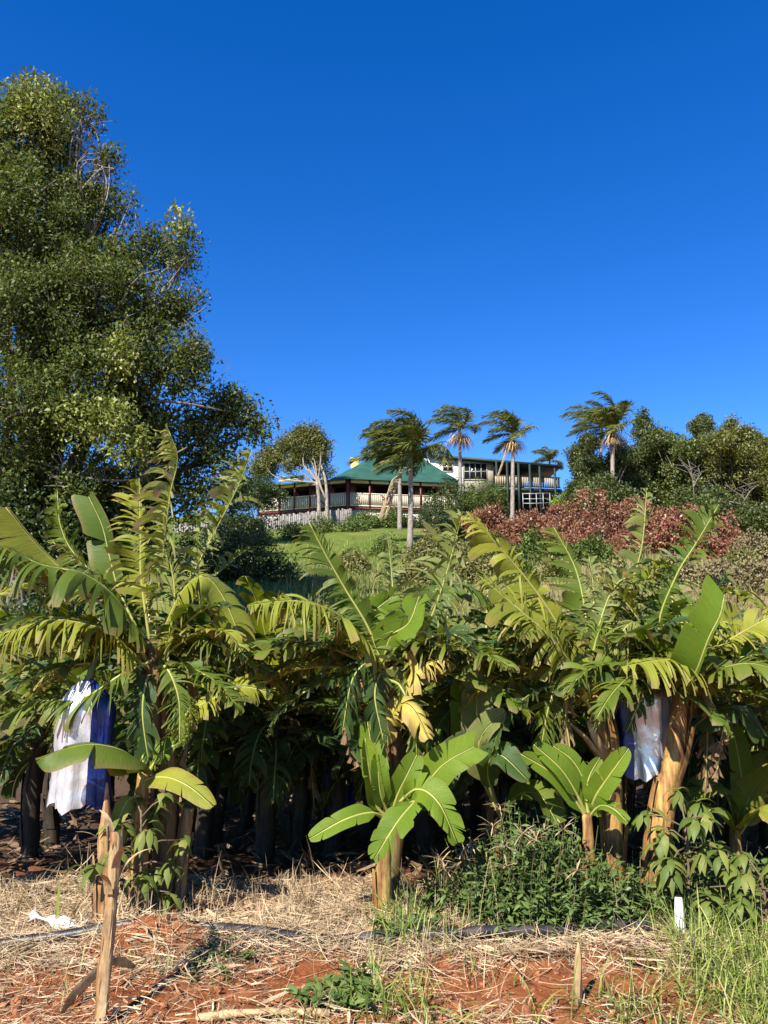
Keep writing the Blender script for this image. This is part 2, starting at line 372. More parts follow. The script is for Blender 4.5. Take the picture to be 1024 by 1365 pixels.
def stem(parent, P, R, mat='pseudo', name='stem', seed=0, flakes=9, flen=.5, k=12):
    """pseudostem: overlapping leaf sheaths round a tapered core"""
    r = np.random.default_rng(seed+50); P = spl(P, 16); mb = MB()
    R = np.interp(np.linspace(0, 1, 16), np.linspace(0, 1, len(R)), R)
    mb.tube(P, R, k, lump=.05, seed=seed)
    for q in range(flakes):
        a = r.random()*2*PI; i0 = int(r.random()*9); m = 4+int(r.random()*5); idx = np.arange(i0, min(i0+m, 16))
        lift = np.linspace(0, 1, len(idx))**2*r.random()*.045+.005
        th = np.linspace(-.55, .55, 4)[None]*np.linspace(1, .35, len(idx))[:, None]+a
        rr = (R[idx]*1.05+lift)[:, None]
        V = P[idx][:, None]+np.stack([np.cos(th)*rr, np.sin(th)*rr, 0*th], -1)
        nn = len(idx); i, j = np.meshgrid(np.arange(nn-1), np.arange(3), indexing='ij'); b = i*4+j
        mb.add(V, np.stack([b, b+1, b+5, b+4], -1).reshape(-1, 4))
    return mb.build(name, M[mat], parent)
def dead_leaf(parent, base, az, L, seed, mat='ban_dry'):
    h = A(math.cos(az), math.sin(az), 0); b = A(*base)
    P = [b, b+h*.16+A(0, 0, .06), b+h*.26+A(0, 0, -.15), b+h*.24+A(0, 0, -L*.6), b+h*.2+A(0, 0, -L)]
    return banana_leaf(parent, P, .13, h+A(0, 0, .5), mat, tear=.95, droop=2.2, fold=-.3, sway=.6, seed=seed, n=34, M_=4, rib=.012, name='dead_leaf')
def auto_leaf(parent, base, az, el, L, seed, mat='ban_mid', tear=.85, wid=.26, arch=1.1, n=52, M_=5, droop=1.3, **kw):
    """leaf growing from base with azimuth az and start elevation el, arching over"""
    r = np.random.default_rng(seed); P = [A(*base)]; e = el; m = 7
    for i in range(m):
        h = A(math.cos(az), math.sin(az), 0); P.append(P[-1]+(h*math.cos(e)+A(0, 0, math.sin(e)))*L/m)
        e -= arch/m*(.4+1.2*i/m); az += r.normal()*.05
    h = A(math.cos(az), math.sin(az), 0)
    return banana_leaf(parent, P, wid, -h*math.sin(el)*1.0+A(0, 0, math.cos(el)+.15), mat, tear=tear, droop=droop, seed=seed, n=n, M_=M_, **kw)
def auto_plant(label, loc, h, nl, seed, group, stemmat='pseudo', mats=('ban_mid', 'ban_mid', 'ban_pale', 'ban_fresh'), L=1.22, dead=1, r0=.07, name='banana_plant', n=60, azs=None, wid=.23, low=6):
    r = np.random.default_rng(seed); o = thing(name, label, 'banana plant', loc, group); b = A(*loc)
    top = b+A(r.normal()*.05, r.normal()*.05, h)
    stem(o, [b-A(0, 0, .05), b+(top-b)*.5+A(r.normal()*.03, 0, 0), top], [r0*1.15, r0, r0*.62], stemmat, seed=seed, flakes=7)
    a0 = r.random()*6.28
    for i in range(nl):
        u = i/(nl-1) if nl > 1 else 0
        az = a0+i*2.4+r.normal()*.2 if azs is None else azs[i % len(azs)]+r.normal()*.15
        auto_leaf(o, top+A(0, 0, .05*(1-u)), az, 1.22-1.0*u+r.normal()*.1, L*(.8+.35*r.random()), seed*31+i, mats[int(r.random()*len(mats))], tear=.55+.45*r.random(), wid=wid*(.85+.3*r.random()), arch=.7+1.3*u, n=n, M_=4 if n < 50 else 5)
    for i in range(low):
        auto_leaf(o, top-A(0, 0, .05*i), r.random()*6.28 if i > 2 else (3.6, 4.7, 5.8)[i]+r.normal()*.25, .15-.3*r.random(), .85+.3*r.random(), seed*41+i, ('ban_dark', 'ban_mid')[i % 4 == 3], tear=.5+.5*r.random(), wid=.24, arch=1.5+.4*r.random(), n=n, M_=4, droop=1.8)
    for i in range(dead): dead_leaf(o, top-A(0, 0, .08+.1*i), r.random()*6.28, h*.45+.3*r.random(), seed*37+i)
    return o
CAM = A(0, -1, .12); UP = A(0, -.45, 1); LF = A(-.7, -.7, .25); RT = A(.7, -.7, .25)
def hero(plant, rows):
    for k, (pts, wid, nv, mat, kw) in enumerate(rows):
        P = [W(*p) for p in pts]
        kw = dict(kw); kw.setdefault('seed', hash_(plant.name)+k)
        banana_leaf(plant, P, wid, nv, mat, **kw)
def hash_(s): return sum(ord(c)*(i+7) for i, c in enumerate(s)) % 9999
GF = 'banana plants of the front row'
# ---- plant at the left
bA = W(212, 1187, 5.45); bA[2] = G(bA[0], bA[1])
pA = thing('banana_plant', 'tall wind-torn banana plant at the left, its ragged upright leaves reaching the big tree', 'banana plant', bA, GF)
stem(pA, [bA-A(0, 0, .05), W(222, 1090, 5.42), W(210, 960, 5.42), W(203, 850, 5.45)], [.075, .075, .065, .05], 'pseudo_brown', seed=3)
hero(pA, [
 ([(206, 870, 5.45), (214, 760, 5.4), (226, 660, 5.35), (236, 610, 5.3), (222, 570, 5.25)], .36, A(-1, -.6, .15), 'ban_pale', dict(tear=1., droop=1.9, wind=1.0, fold=.6, wl=.85, gap=.45, sway=.7, pet=.12, n=120, tip=1.)),
 ([(214, 875, 5.5), (255, 770, 5.55), (290, 700, 5.6), (318, 645, 5.6), (335, 600, 5.5)], .36, A(-.9, -.7, .3), 'ban_pale', dict(tear=1., droop=1.9, wind=.9, fold=.5, wl=.85, gap=.45, sway=.7, pet=.15, n=120)),
 ([(200, 860, 5.4), (188, 770, 5.35), (187, 720, 5.35), (185, 637, 5.35)], .26, A(-.1, -1, .1), 'ban_yel', dict(tear=.95, droop=1.2, wind=.6, wr=.25, pet=.2, n=81, tip=1.)),
 ([(196, 865, 5.45), (160, 790, 5.5), (147, 745, 5.5), (136, 700, 5.5), (118, 662, 5.5)], .165, A(.25, -1, .1), 'ban_mid', dict(tear=.22, droop=.25, wind=.2, wr=.45, fold=.1, pet=.3, n=44, tip=.8)),
 ([(196, 870, 5.55), (150, 790, 5.7), (100, 740, 5.8), (80, 700, 5.8), (76, 655, 5.8)], .16, A(-.2, -1, .1), 'ban_mid', dict(tear=.9, droop=1.2, wind=.5, sway=.5, pet=.3)),
 ([(195, 860, 5.35), (130, 800, 5.1), (75, 752, 5.0), (40, 716, 4.9), (8, 676, 4.8)], .25, A(.2, -.95, .5), 'ban_yel', dict(tear=.0, droop=.12, wind=0, fold=.12, wr=.04, pet=.55, tip=.72, seed=5)),
 ([(196, 880, 5.35), (165, 810, 5.1), (115, 766, 4.95), (55, 752, 4.85), (0, 728, 4.75), (-40, 745, 4.7)], 0.388, UP, 'ban_mid', dict(tear=.85, droop=2.3, wind=.15, fold=-.15, sway=.3, n=110, ang=(5, 30), seed=17)),
 ([(196, 890, 5.35), (150, 845, 5.1), (80, 826, 4.95), (20, 838, 4.9), (-40, 862, 4.85)], 0.338, UP, 'ban_yel', dict(tear=.9, droop=2.2, wind=.1, fold=-.2, sway=.3, n=110, ang=(5, 30), seed=23)),
 ([(206, 880, 5.4), (222, 830, 5.3), (245, 785, 5.2), (272, 768, 5.15), (300, 800, 5.2), (330, 880, 5.25)], .25, A(-.2, -.6, .8), 'ban_yel', dict(tear=.6, droop=2.2, wind=.0, fold=-.3, n=94, ang=(5, 30), seed=31)),
 ([(210, 985, 5.4), (250, 950, 5.3), (290, 928, 5.2), (325, 915, 5.2), (365, 925, 5.2)], .17, A(-.2, -.8, .6), 'ban_yel', dict(tear=.8, droop=1.3, wind=.1, fold=.0, n=75, seed=37)),
 ([(204, 900, 5.45), (200, 830, 5.6), (195, 790, 5.7), (205, 740, 5.8)], .24, A(.2, -1, .15), 'ban_fresh', dict(tear=.4, droop=.3, pet=.2, n=40)),
 ([(205, 900, 5.4), (225, 860, 5.35), (232, 790, 5.3), (222, 730, 5.3)], .22, A(-.5, -.9, .2), 'ban_pale', dict(tear=.85, droop=1.2, wind=.5, sway=.5, pet=.15)),
 ([(205, 960, 5.45), (212, 900, 5.45), (216, 860, 5.5), (214, 830, 5.5)], .2, A(0, -1, .1), 'ban_dark', dict(tear=.2, droop=.3, pet=.1, n=40)),
 ([(203, 880, 5.3), (160, 900, 5.1), (110, 930, 5.1), (50, 935, 5.2), (-10, 960, 5.3)], 0.275, UP, 'ban_mid', dict(tear=.85, droop=1.8, fold=-.1, n=75)),
 ([(206, 900, 5.35), (196, 905, 5.2), (190, 950, 5.15), (198, 1015, 5.15)], .17, A(.1, -1, .5), 'ban_dark', dict(tear=.8, droop=1.2, n=70, pet=.15)),
 ([(206, 890, 5.35), (222, 890, 5.2), (238, 930, 5.15), (240, 990, 5.15)], .17, A(.2, -1, .5), 'ban_mid', dict(tear=.9, droop=1.2, n=70, pet=.2)),
 ([(208, 880, 5.6), (260, 840, 5.8), (310, 850, 6.0), (360, 900, 6.1)], 0.300, UP, 'ban_mid', dict(tear=.9, droop=1.9, fold=-.1, n=75)),
 ([(208, 880, 5.6), (240, 800, 6.0), (270, 770, 6.4), (290, 790, 6.9)], 0.300, UP, 'ban_mid', dict(tear=.9, droop=1.7, fold=-.1)),
 ([(203, 880, 5.6), (150, 800, 6.0), (110, 780, 6.4), (60, 800, 6.9)], 0.300, UP, 'ban_mid', dict(tear=.9, droop=1.7, fold=-.1)),
])
for i, (a, L) in enumerate(((.4, .8), (2.2, .6))): dead_leaf(pA, W(206, 900, 5.45), a, L, 70+i)
# ---- its knee-high sucker in front
bS = W(187, 1190, 5.3); bS[2] = G(bS[0], bS[1])
pS = thing('banana_sucker', 'short banana sucker before the left plant holding one arched leaf and one yellow-green leaf', 'banana plant', bS, GF)
stem(pS, [bS-A(0, 0, .05), W(188, 1100, 5.28), W(191, 1025, 5.28)], [.06, .05, .035], 'pseudo', seed=9, flakes=5)
hero(pS, [
 ([(190, 1035, 5.28), (172, 1005, 5.0), (130, 992, 4.85), (90, 997, 4.8), (48, 1014, 4.75)], .19, UP, 'ban_mid', dict(tear=.25, droop=1.6, wind=0, fold=-.25, n=50, ang=(8, 30))),
 ([(192, 1040, 5.25), (206, 1036, 5.1), (228, 1037, 5.0), (255, 1050, 4.95), (285, 1075, 4.9)], .105, A(.1, -.75, .75), 'ban_yel', dict(tear=.05, droop=.5, wind=0, fold=.05, n=40, pet=.12)),
 ([(192, 1030, 5.28), (190, 1005, 5.3), (188, 985, 5.3), (186, 962, 5.3)], .05, CAM, 'ban_fresh', dict(tear=.1, droop=.2, wind=0, n=30, pet=.1)),
 ([(193, 1035, 5.3), (215, 1005, 5.3), (240, 985, 5.3), (268, 935, 5.3)], .13, A(-.3, -.8, .5), 'ban_fresh', dict(tear=.6, droop=.9, wind=0, n=40)),
 ([(186, 1060, 5.2), (170, 1068, 5.1), (156, 1100, 5.05), (146, 1150, 5.05)], .075, A(-.3, -1, .2), 'ban_yel', dict(tear=.3, droop=.8, wind=0, n=30)),
])
# ---- middle plant
bB = W(514, 1192, 5.35); bB[2] = G(bB[0], bB[1])
pB = thing('banana_plant', 'banana plant mid front row with a fan of comb-torn leaves above the pup', 'banana plant', bB+A(0, .25, 0), GF)
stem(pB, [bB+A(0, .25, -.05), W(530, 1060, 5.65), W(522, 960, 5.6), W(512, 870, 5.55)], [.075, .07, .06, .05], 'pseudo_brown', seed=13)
hero(pB, [
 ([(512, 890, 5.5), (490, 835, 5.45), (460, 785, 5.4), (436, 743, 5.35), (412, 697, 5.3)], .29, A(-.35, -1, .2), 'ban_mid', dict(tear=.8, droop=1.2, wind=.8, wr=.6, fold=.15, n=102, pet=.12)),
 ([(508, 895, 5.4), (480, 845, 5.2), (440, 812, 5.05), (390, 800, 4.95), (330, 806, 4.9)], 0.338, UP, 'ban_yel', dict(tear=.85, droop=2.2, wind=.1, fold=-.15, n=110, ang=(5, 25), seed=41)),
 ([(514, 880, 5.6), (524, 810, 5.7), (522, 760, 5.75), (517, 715, 5.75)], .17, A(.3, -1, .1), 'ban_pale', dict(tear=1., droop=1.5, wind=.5, sway=.6, n=81)),
 ([(528, 940, 5.5), (556, 870, 5.4), (583, 800, 5.3), (600, 745, 5.25), (616, 682, 5.2)], .38, A(-.8, -.75, .25), 'ban_pale', dict(tear=1., droop=1.7, wind=1.0, wr=.9, fold=.5, gap=.45, n=120, pet=.08, sway=.6)),
 ([(524, 900, 5.55), (550, 830, 5.6), (590, 780, 5.8), (640, 790, 6.0), (680, 850, 6.1)], 0.300, UP, 'ban_mid', dict(tear=.9, droop=1.8, wind=.2, fold=-.1, n=94)),
 ([(526, 935, 5.45), (545, 905, 5.3), (570, 885, 5.25), (592, 880, 5.2), (606, 890, 5.2)], .16, A(0, -.7, .8), 'ban_die', dict(tear=.9, droop=2.0, wind=0, fold=-.2, n=46)),
 ([(512, 900, 5.5), (480, 870, 5.6), (430, 865, 5.75), (370, 905, 5.9)], 0.300, UP, 'ban_mid', dict(tear=.9, droop=2., fold=-.1, n=81)),
 ([(514, 880, 5.6), (500, 830, 6.0), (480, 800, 6.5), (450, 815, 7.0)], 0.300, UP, 'ban_mid', dict(tear=.9, droop=1.7, fold=-.1)),
 ([(516, 880, 5.6), (540, 830, 6.0), (560, 800, 6.5), (590, 825, 7.0)], 0.300, UP, 'ban_dark', dict(tear=.9, droop=1.7, fold=-.1)),
 ([(510, 890, 5.5), (520, 850, 5.4), (545, 830, 5.3), (560, 790, 5.3)], .15, A(-.3, -1, .2), 'ban_fresh', dict(tear=.4, droop=.4, n=40)),
 ([(510, 900, 5.5), (490, 850, 5.5), (495, 820, 5.5), (530, 790, 5.5)], .15, A(.3, -1, .2), 'ban_fresh', dict(tear=.5, droop=.4, n=40)),
 ([(514, 900, 5.45), (506, 900, 5.25), (500, 930, 5.2), (512, 990, 5.2)], .15, A(.1, -1, .5), 'ban_dark', dict(tear=.8, droop=1.2, n=70, pet=.15)),
 ([(516, 905, 5.45), (534, 915, 5.3), (552, 960, 5.25), (556, 1010, 5.25)], .15, A(.2, -1, .5), 'ban_mid', dict(tear=.9, droop=1.2, n=70, pet=.2)),
 ([(518, 900, 5.6), (560, 870, 5.8), (620, 880, 6.), (650, 950, 6.1)], 0.250, UP, 'ban_dark', dict(tear=.9, droop=2., fold=-.1, n=81)),
 ([(514, 890, 5.45), (496, 880, 5.3), (470, 905, 5.25), (455, 980, 5.3)], 0.200, UP, 'ban_dark', dict(tear=.9, droop=1.9, fold=-.1, n=50)),
])
for i, (a, L) in enumerate(((.8, .8), (3.2, .6))): dead_leaf(pB, W(514, 905, 5.5), a, L, 90+i)
# ---- broad-leaved pup before it
bP = W(510, 1190, 5.25); bP[2] = G(bP[0], bP[1])
pP = thing('banana_sucker', 'leafy waist-high banana pup in the middle with broad whole shiny leaves', 'banana plant', bP, GF)
stem(pP, [bP-A(0, 0, .05), W(512, 1140, 5.24), W(520, 1075, 5.22)], [.06, .05, .035], seed=21, flakes=4)
hero(pP, [
 ([(520, 1080, 5.22), (505, 1050, 5.25), (498, 1010, 5.3), (490, 962, 5.35)], .105, A(.1, -1, .2), 'ban_fresh', dict(tear=.05, droop=.2, wind=0, n=36, pet=.25)),
 ([(516, 1090, 5.2), (500, 1070, 5.15), (493, 1030, 5.1), (487, 984, 5.1)], .09, A(.35, -1, .1), 'ban_fresh', dict(tear=.05, droop=.2, wind=0, fold=.7, n=36, pet=.15)),
 ([(522, 1085, 5.2), (530, 1060, 5.15), (542, 1035, 5.1), (556, 1006, 5.1)], .10, A(.1, -.9, .4), 'ban_fresh', dict(tear=.05, droop=.25, wind=0, n=36, pet=.1)),
 ([(522, 1080, 5.25), (556, 1060, 5.2), (590, 1020, 5.12), (632, 995, 5.05)], .14, A(.05, -.95, .45), 'ban_fresh', dict(tear=.1, droop=.12, wind=0, n=44, pet=.2, tip=.8, fold=.1)),
 ([(514, 1090, 5.2), (495, 1083, 5.1), (460, 1092, 5.0), (412, 1118, 4.95)], .085, A(0, -.8, .7), 'ban_fresh', dict(tear=.15, droop=.5, wind=0, n=36, pet=.2)),
 ([(524, 1085, 5.2), (552, 1068, 5.05), (530, 1095, 4.9), (498, 1146, 4.85)], .13, A(-.3, -.9, .45), 'ban_fresh', dict(tear=.5, droop=.5, wind=0, n=44, pet=.22)),
 ([(524, 1080, 5.2), (555, 1052, 5.05), (585, 1070, 4.95), (610, 1124, 4.9)], .13, A(.4, -.9, .45), 'ban_fresh', dict(tear=.45, droop=.4, wind=0, n=44, pet=.2)),
 ([(520, 1075, 5.3), (512, 1000, 5.35), (528, 945, 5.25), (548, 942, 5.1), (572, 985, 5.0)], .155, A(-.2, -.8, .7), 'ban_die', dict(tear=.6, droop=1.4, wind=0, fold=-.2, n=50, pet=.35, seed=77)),
 ([(518, 1085, 5.2), (508, 1060, 5.12), (505, 1035, 5.08), (503, 1005, 5.08)], .08, A(.3, -1, .2), 'ban_fresh', dict(tear=.1, droop=.2, wind=0, fold=.4, n=40, pet=.15)),
 ([(520, 1075, 5.3), (500, 1020, 5.4), (480, 985, 5.45), (500, 955, 5.5)], .12, A(.2, -1, .2), 'ban_dark', dict(tear=.2, droop=.3, wind=0, n=40)),
 ([(524, 1075, 5.3), (575, 1050, 5.4), (600, 1010, 5.45), (625, 980, 5.5)], .14, A(-.2, -1, .2), 'ban_dark', dict(tear=.2, droop=.5, wind=0, n=40)),
])
# ---- right of the middle: leaning yellow stem
bC = W(815, 1160, 5.5); bC[2] = G(bC[0], bC[1])
pC = thing('banana_plant', 'banana plant with a bare yellow stem and long comb-torn leaves reaching left', 'banana plant', bC, GF)
stem(pC, [bC-A(0, 0, .05), W(815, 1080, 5.5), W(808, 990, 5.5), W(792, 930, 5.5), W(780, 880, 5.5)], [.07, .07, .068, .065, .05], seed=25, flakes=12)
hero(pC, [
 ([(790, 945, 5.5), (768, 880, 5.4), (730, 810, 5.3), (680, 745, 5.2), (622, 682, 5.1)], .34, A(-.4, -1, .3), 'ban_yel', dict(tear=.8, droop=1.3, wind=.35, wr=.3, fold=.05, n=110, pet=.1, seed=51)),
 ([(788, 950, 5.45), (770, 900, 5.3), (735, 850, 5.1), (690, 810, 5.0), (640, 768, 4.9)], .31, A(-.15, -.9, .6), 'ban_yel', dict(tear=.85, droop=2.0, wind=.15, fold=-.1, n=110, pet=.06, seed=52)),
 ([(784, 900, 5.6), (782, 830, 5.7), (768, 760, 5.75), (738, 702, 5.75)], .29, A(-.15, -1, .15), 'ban_mid', dict(tear=.75, droop=.35, wind=.35, wr=.18, fold=.1, n=94, pet=.2, seed=53, sway=.2)),
 ([(780, 900, 5.6), (750, 850, 5.8), (690, 830, 6.0), (610, 880, 6.1)], 0.312, UP, 'ban_mid', dict(tear=.9, droop=1.9, fold=-.1, n=86)),
 ([(784, 900, 5.5), (800, 840, 5.4), (825, 850, 5.3), (850, 930, 5.2)], 0.263, UP, 'ban_mid', dict(tear=.9, droop=1.7, fold=-.1, n=86)),
 ([(780, 900, 5.6), (770, 840, 6.0), (740, 815, 6.5), (700, 830, 7.0)], 0.300, UP, 'ban_mid', dict(tear=.9, droop=1.7, fold=-.1)),
 ([(786, 895, 5.6), (800, 840, 6.0), (820, 815, 6.5), (840, 830, 7.0)], 0.300, UP, 'ban_mid', dict(tear=.9, droop=1.7, fold=-.1)),
 ([(784, 890, 5.6), (790, 830, 5.7), (792, 790, 5.75), (786, 740, 5.8)], .14, A(.3, -1, .2), 'ban_pale', dict(tear=1., droop=1.4, wind=.5, sway=.6, n=75)),
 ([(782, 905, 5.5), (760, 900, 5.4), (735, 930, 5.35), (720, 1000, 5.4)], 0.250, UP, 'ban_mid', dict(tear=.9, droop=1.9, fold=-.1, n=75)),
 ([(784, 890, 5.5), (810, 800, 5.5), (835, 770, 5.45), (870, 790, 5.4)], .2, A(.2, -.8, .6), 'ban_pale', dict(tear=.95, droop=1.6, wind=.5, fold=0, sway=.5, n=86)),
 ([(782, 900, 5.6), (830, 860, 5.8), (870, 870, 6.), (900, 930, 6.1)], 0.275, UP, 'ban_dark', dict(tear=.9, droop=1.9, fold=-.1, n=50)),
])
for i, (px, py) in enumerate(((760, 965), (785, 960))):   # cut leaf stalks left on the stem
    mb = MB(); mb.tube([W(800+8*i, 1010, 5.45), W((px+800)/2, (py+1000)/2, 5.4), W(px, py, 5.35)], [.035, .028, .02], 7, flat=.5, lump=.06); mb.build('leaf_stalk', M['husk'], pC)
for i, (a, L) in enumerate(((.8, .5), (3.9, .6))): dead_leaf(pC, W(782, 915, 5.5), a, L, 110+i)
# ---- rightmost big plant
bD = W(868, 1180, 5.35); bD[2] = G(bD[0], bD[1])
pD = thing('banana_plant', 'stout banana plant with peeling orange stem beside the silver bag, one broad upright whole leaf', 'banana plant', bD, GF)
stem(pD, [bD-A(0, 0, .05), W(880, 1090, 5.35), W(900, 1000, 5.35), W(908, 920, 5.4), W(905, 880, 5.4)], [.085, .08, .07, .06, .05], seed=29, flakes=14)
hero(pD, [
 ([(902, 920, 5.5), (830, 880, 5.7), (836, 800, 5.7), (855, 730, 5.65), (862, 650, 5.6)], .24, A(-.7, -.8, .2), 'ban_pale', dict(tear=1., droop=1.5, wind=.8, fold=.5, sway=.6, n=94, pet=.25, miss=.25)),
 ([(904, 920, 5.5), (878, 840, 5.5), (900, 770, 5.4), (930, 720, 5.35), (958, 672, 5.3)], .27, A(-.6, -.8, .4), 'ban_mid', dict(tear=.95, droop=1.5, wind=.8, fold=.4, sway=.6, n=94, pet=.2)),
 ([(908, 930, 5.3), (926, 900, 5.0), (945, 850, 4.85), (960, 820, 4.8), (966, 792, 4.8)], .20, A(-.25, -1, .35), 'ban_fresh', dict(tear=.0, droop=.12, wind=0, wr=.07, fold=.12, n=44, pet=.2, tip=.8, curl=.15)),
 ([(908, 940, 5.4), (918, 895, 5.2), (905, 880, 5.05), (872, 880, 4.95), (828, 888, 4.9)], 0.300, UP, 'ban_yel', dict(tear=.85, droop=2.3, wind=0, fold=-.2, n=86, ang=(3, 20), pet=.14, seed=61)),
 ([(910, 935, 5.4), (935, 905, 5.2), (970, 888, 5.0), (1010, 885, 4.9), (1070, 905, 4.8)], .22, A(.1, -.6, .9), 'ban_mid', dict(tear=.7, droop=1.6, wind=.1, fold=-.1, n=86, ang=(15, 40), seed=62)),
 ([(910, 930, 5.5), (950, 870, 5.5), (985, 845, 5.4), (1015, 828, 5.3), (1040, 815, 5.3)], .2, A(-.2, -.9, .5), 'ban_yel', dict(tear=.85, droop=1.3, wind=.4, fold=0, n=81)),
 ([(910, 930, 5.6), (960, 830, 5.6), (1000, 870, 5.6), (1050, 930, 5.6)], .2, A(.2, -.9, .5), 'ban_yel', dict(tear=.8, droop=1., wind=.3, n=81)),
 ([(905, 920, 5.5), (870, 850, 5.4), (840, 830, 5.3), (815, 870, 5.25)], 0.250, UP, 'ban_pale', dict(tear=.95, droop=1.9, fold=-.1, n=75)),
 ([(905, 910, 5.6), (885, 830, 5.7), (865, 780, 5.8), (850, 740, 5.8)], .2, A(.2, -1, .3), 'ban_mid', dict(tear=.9, droop=1.2, wind=.6, sway=.5, n=75)),
 ([(908, 920, 5.6), (915, 840, 6.0), (925, 800, 6.5), (940, 830, 7.)], 0.300, UP, 'ban_mid', dict(tear=.9, droop=1.7, fold=-.1)),
 ([(905, 920, 5.6), (880, 850, 5.9), (850, 840, 6.3), (800, 870, 6.5)], 0.300, UP, 'ban_mid', dict(tear=.9, droop=1.7, fold=-.1)),
 ([(906, 930, 5.4), (895, 890, 5.3), (870, 905, 5.25), (835, 975, 5.2)], 0.163, UP, 'ban_dark', dict(tear=.9, droop=1.6, fold=-.1, n=50)),
 ([(905, 915, 5.45), (890, 860, 5.4), (905, 820, 5.3), (930, 860, 5.25)], .16, A(.3, -1, .3), 'ban_fresh', dict(tear=.5, droop=.7, n=40)),
 ([(912, 980, 5.5), (950, 950, 5.4), (985, 945, 5.3), (1020, 985, 5.25)], 0.213, UP, 'ban_dark', dict(tear=.4, droop=1.4, fold=-.1, n=50)),
])
for i, (a, L) in enumerate(((.5, .6), (5.9, .5))): dead_leaf(pD, W(905, 935, 5.4), a, L, 130+i)
# ---- pup between them
bE = W(786, 1130, 5.2); bE[2] = G(bE[0], bE[1])
pE = thing('banana_sucker', 'small yellow-green banana pup rising from the weed patch before the bare yellow stem', 'banana plant', bE, GF)
stem(pE, [bE-A(0, 0, .05), W(784, 1110, 5.2), W(782, 1085, 5.2)], [.045, .04, .028], 'pseudo', seed=33, flakes=4)
hero(pE, [
 ([(782, 1090, 5.2), (762, 1060, 5.15), (735, 1030, 5.1), (695, 1005, 5.05)], .08, A(.2, -.9, .4), 'ban_fresh', dict(tear=0, droop=.3, wind=0, n=32)),
 ([(782, 1085, 5.2), (770, 1060, 5.15), (748, 1025, 5.1), (712, 992, 5.1)], .085, A(.5, -.9, .2), 'ban_fresh', dict(tear=0, droop=.2, wind=0, n=32, pet=.25)),
 ([(784, 1080, 5.22), (778, 1040, 5.25), (762, 1012, 5.25), (738, 994, 5.25)], .07, A(.3, -.9, .4), 'ban_fresh', dict(tear=0, droop=.2, wind=0, n=32)),
 ([(786, 1085, 5.2), (795, 1060, 5.1), (815, 1030, 5.0), (838, 998, 4.95)], .095, A(-.3, -.9, .3), 'ban_fresh', dict(tear=.2, droop=.25, wind=0, n=36, pet=.1)),
 ([(786, 1088, 5.2), (800, 1074, 5.1), (818, 1078, 5.0), (838, 1096, 4.95)], .08, A(.2, -.8, .6), 'ban_fresh', dict(tear=.3, droop=.5, wind=0, n=36)),
 ([(784, 1085, 5.2), (782, 1060, 5.2), (786, 1035, 5.2), (800, 1010, 5.2)], .06, CAM, 'ban_fresh', dict(tear=0, droop=.2, wind=0, n=30)),
])
# ---- plants a step behind the front row, each with its own place
GB = 'banana plants of the shaded rows behind'
def back(px, d, h, nl, seed, label, **kw):
    return auto_plant(label, gp(px, d), h, nl, seed, kw.pop('group', GB), stemmat='pseudo_dark', **kw)
fwd = [4.7, 3.9, 5.5, 3.2, 6.2, 4.4, 1.6, 5.0, .4, 2.6]
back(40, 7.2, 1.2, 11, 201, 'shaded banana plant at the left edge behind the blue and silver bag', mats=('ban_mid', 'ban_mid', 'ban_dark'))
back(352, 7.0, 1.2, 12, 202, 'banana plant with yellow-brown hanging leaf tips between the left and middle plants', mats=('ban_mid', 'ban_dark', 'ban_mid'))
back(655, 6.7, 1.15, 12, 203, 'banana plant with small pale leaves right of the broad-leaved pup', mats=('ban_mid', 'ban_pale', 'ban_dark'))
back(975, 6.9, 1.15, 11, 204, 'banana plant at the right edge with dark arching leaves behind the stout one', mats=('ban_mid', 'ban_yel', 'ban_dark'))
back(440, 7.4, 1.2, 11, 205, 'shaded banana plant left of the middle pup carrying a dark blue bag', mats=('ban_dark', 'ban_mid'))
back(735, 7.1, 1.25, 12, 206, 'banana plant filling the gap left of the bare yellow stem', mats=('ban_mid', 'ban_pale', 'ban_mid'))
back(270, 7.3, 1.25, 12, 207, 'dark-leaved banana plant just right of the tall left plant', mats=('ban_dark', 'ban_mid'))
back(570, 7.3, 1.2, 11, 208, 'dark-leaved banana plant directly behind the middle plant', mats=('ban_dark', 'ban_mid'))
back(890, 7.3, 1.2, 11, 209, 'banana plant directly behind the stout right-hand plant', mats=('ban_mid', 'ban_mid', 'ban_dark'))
auto_plant('banana plant mostly cut off by the left edge of the picture', gp(-150, 5.7), 1.5, 11, 221, GF, mats=('ban_mid', 'ban_yel', 'ban_pale'), n=72)
auto_plant('banana plant mostly cut off by the right edge of the picture', gp(1150, 5.6), 1.4, 11, 222, GF, mats=('ban_mid', 'ban_yel', 'ban_pale'), n=72)
def extra(lab, px, d, leaves, nm='banana_sucker', sh=.5):
    b = gp(px, d); o = thing(nm, lab, 'banana plant', b, GF)
    stem(o, [b-A(0, 0, .05), b+A(0, 0, sh*.5), b+A(0, 0, sh)], [.05, .045, .03], seed=int(px), flakes=4); hero(o, leaves); return o
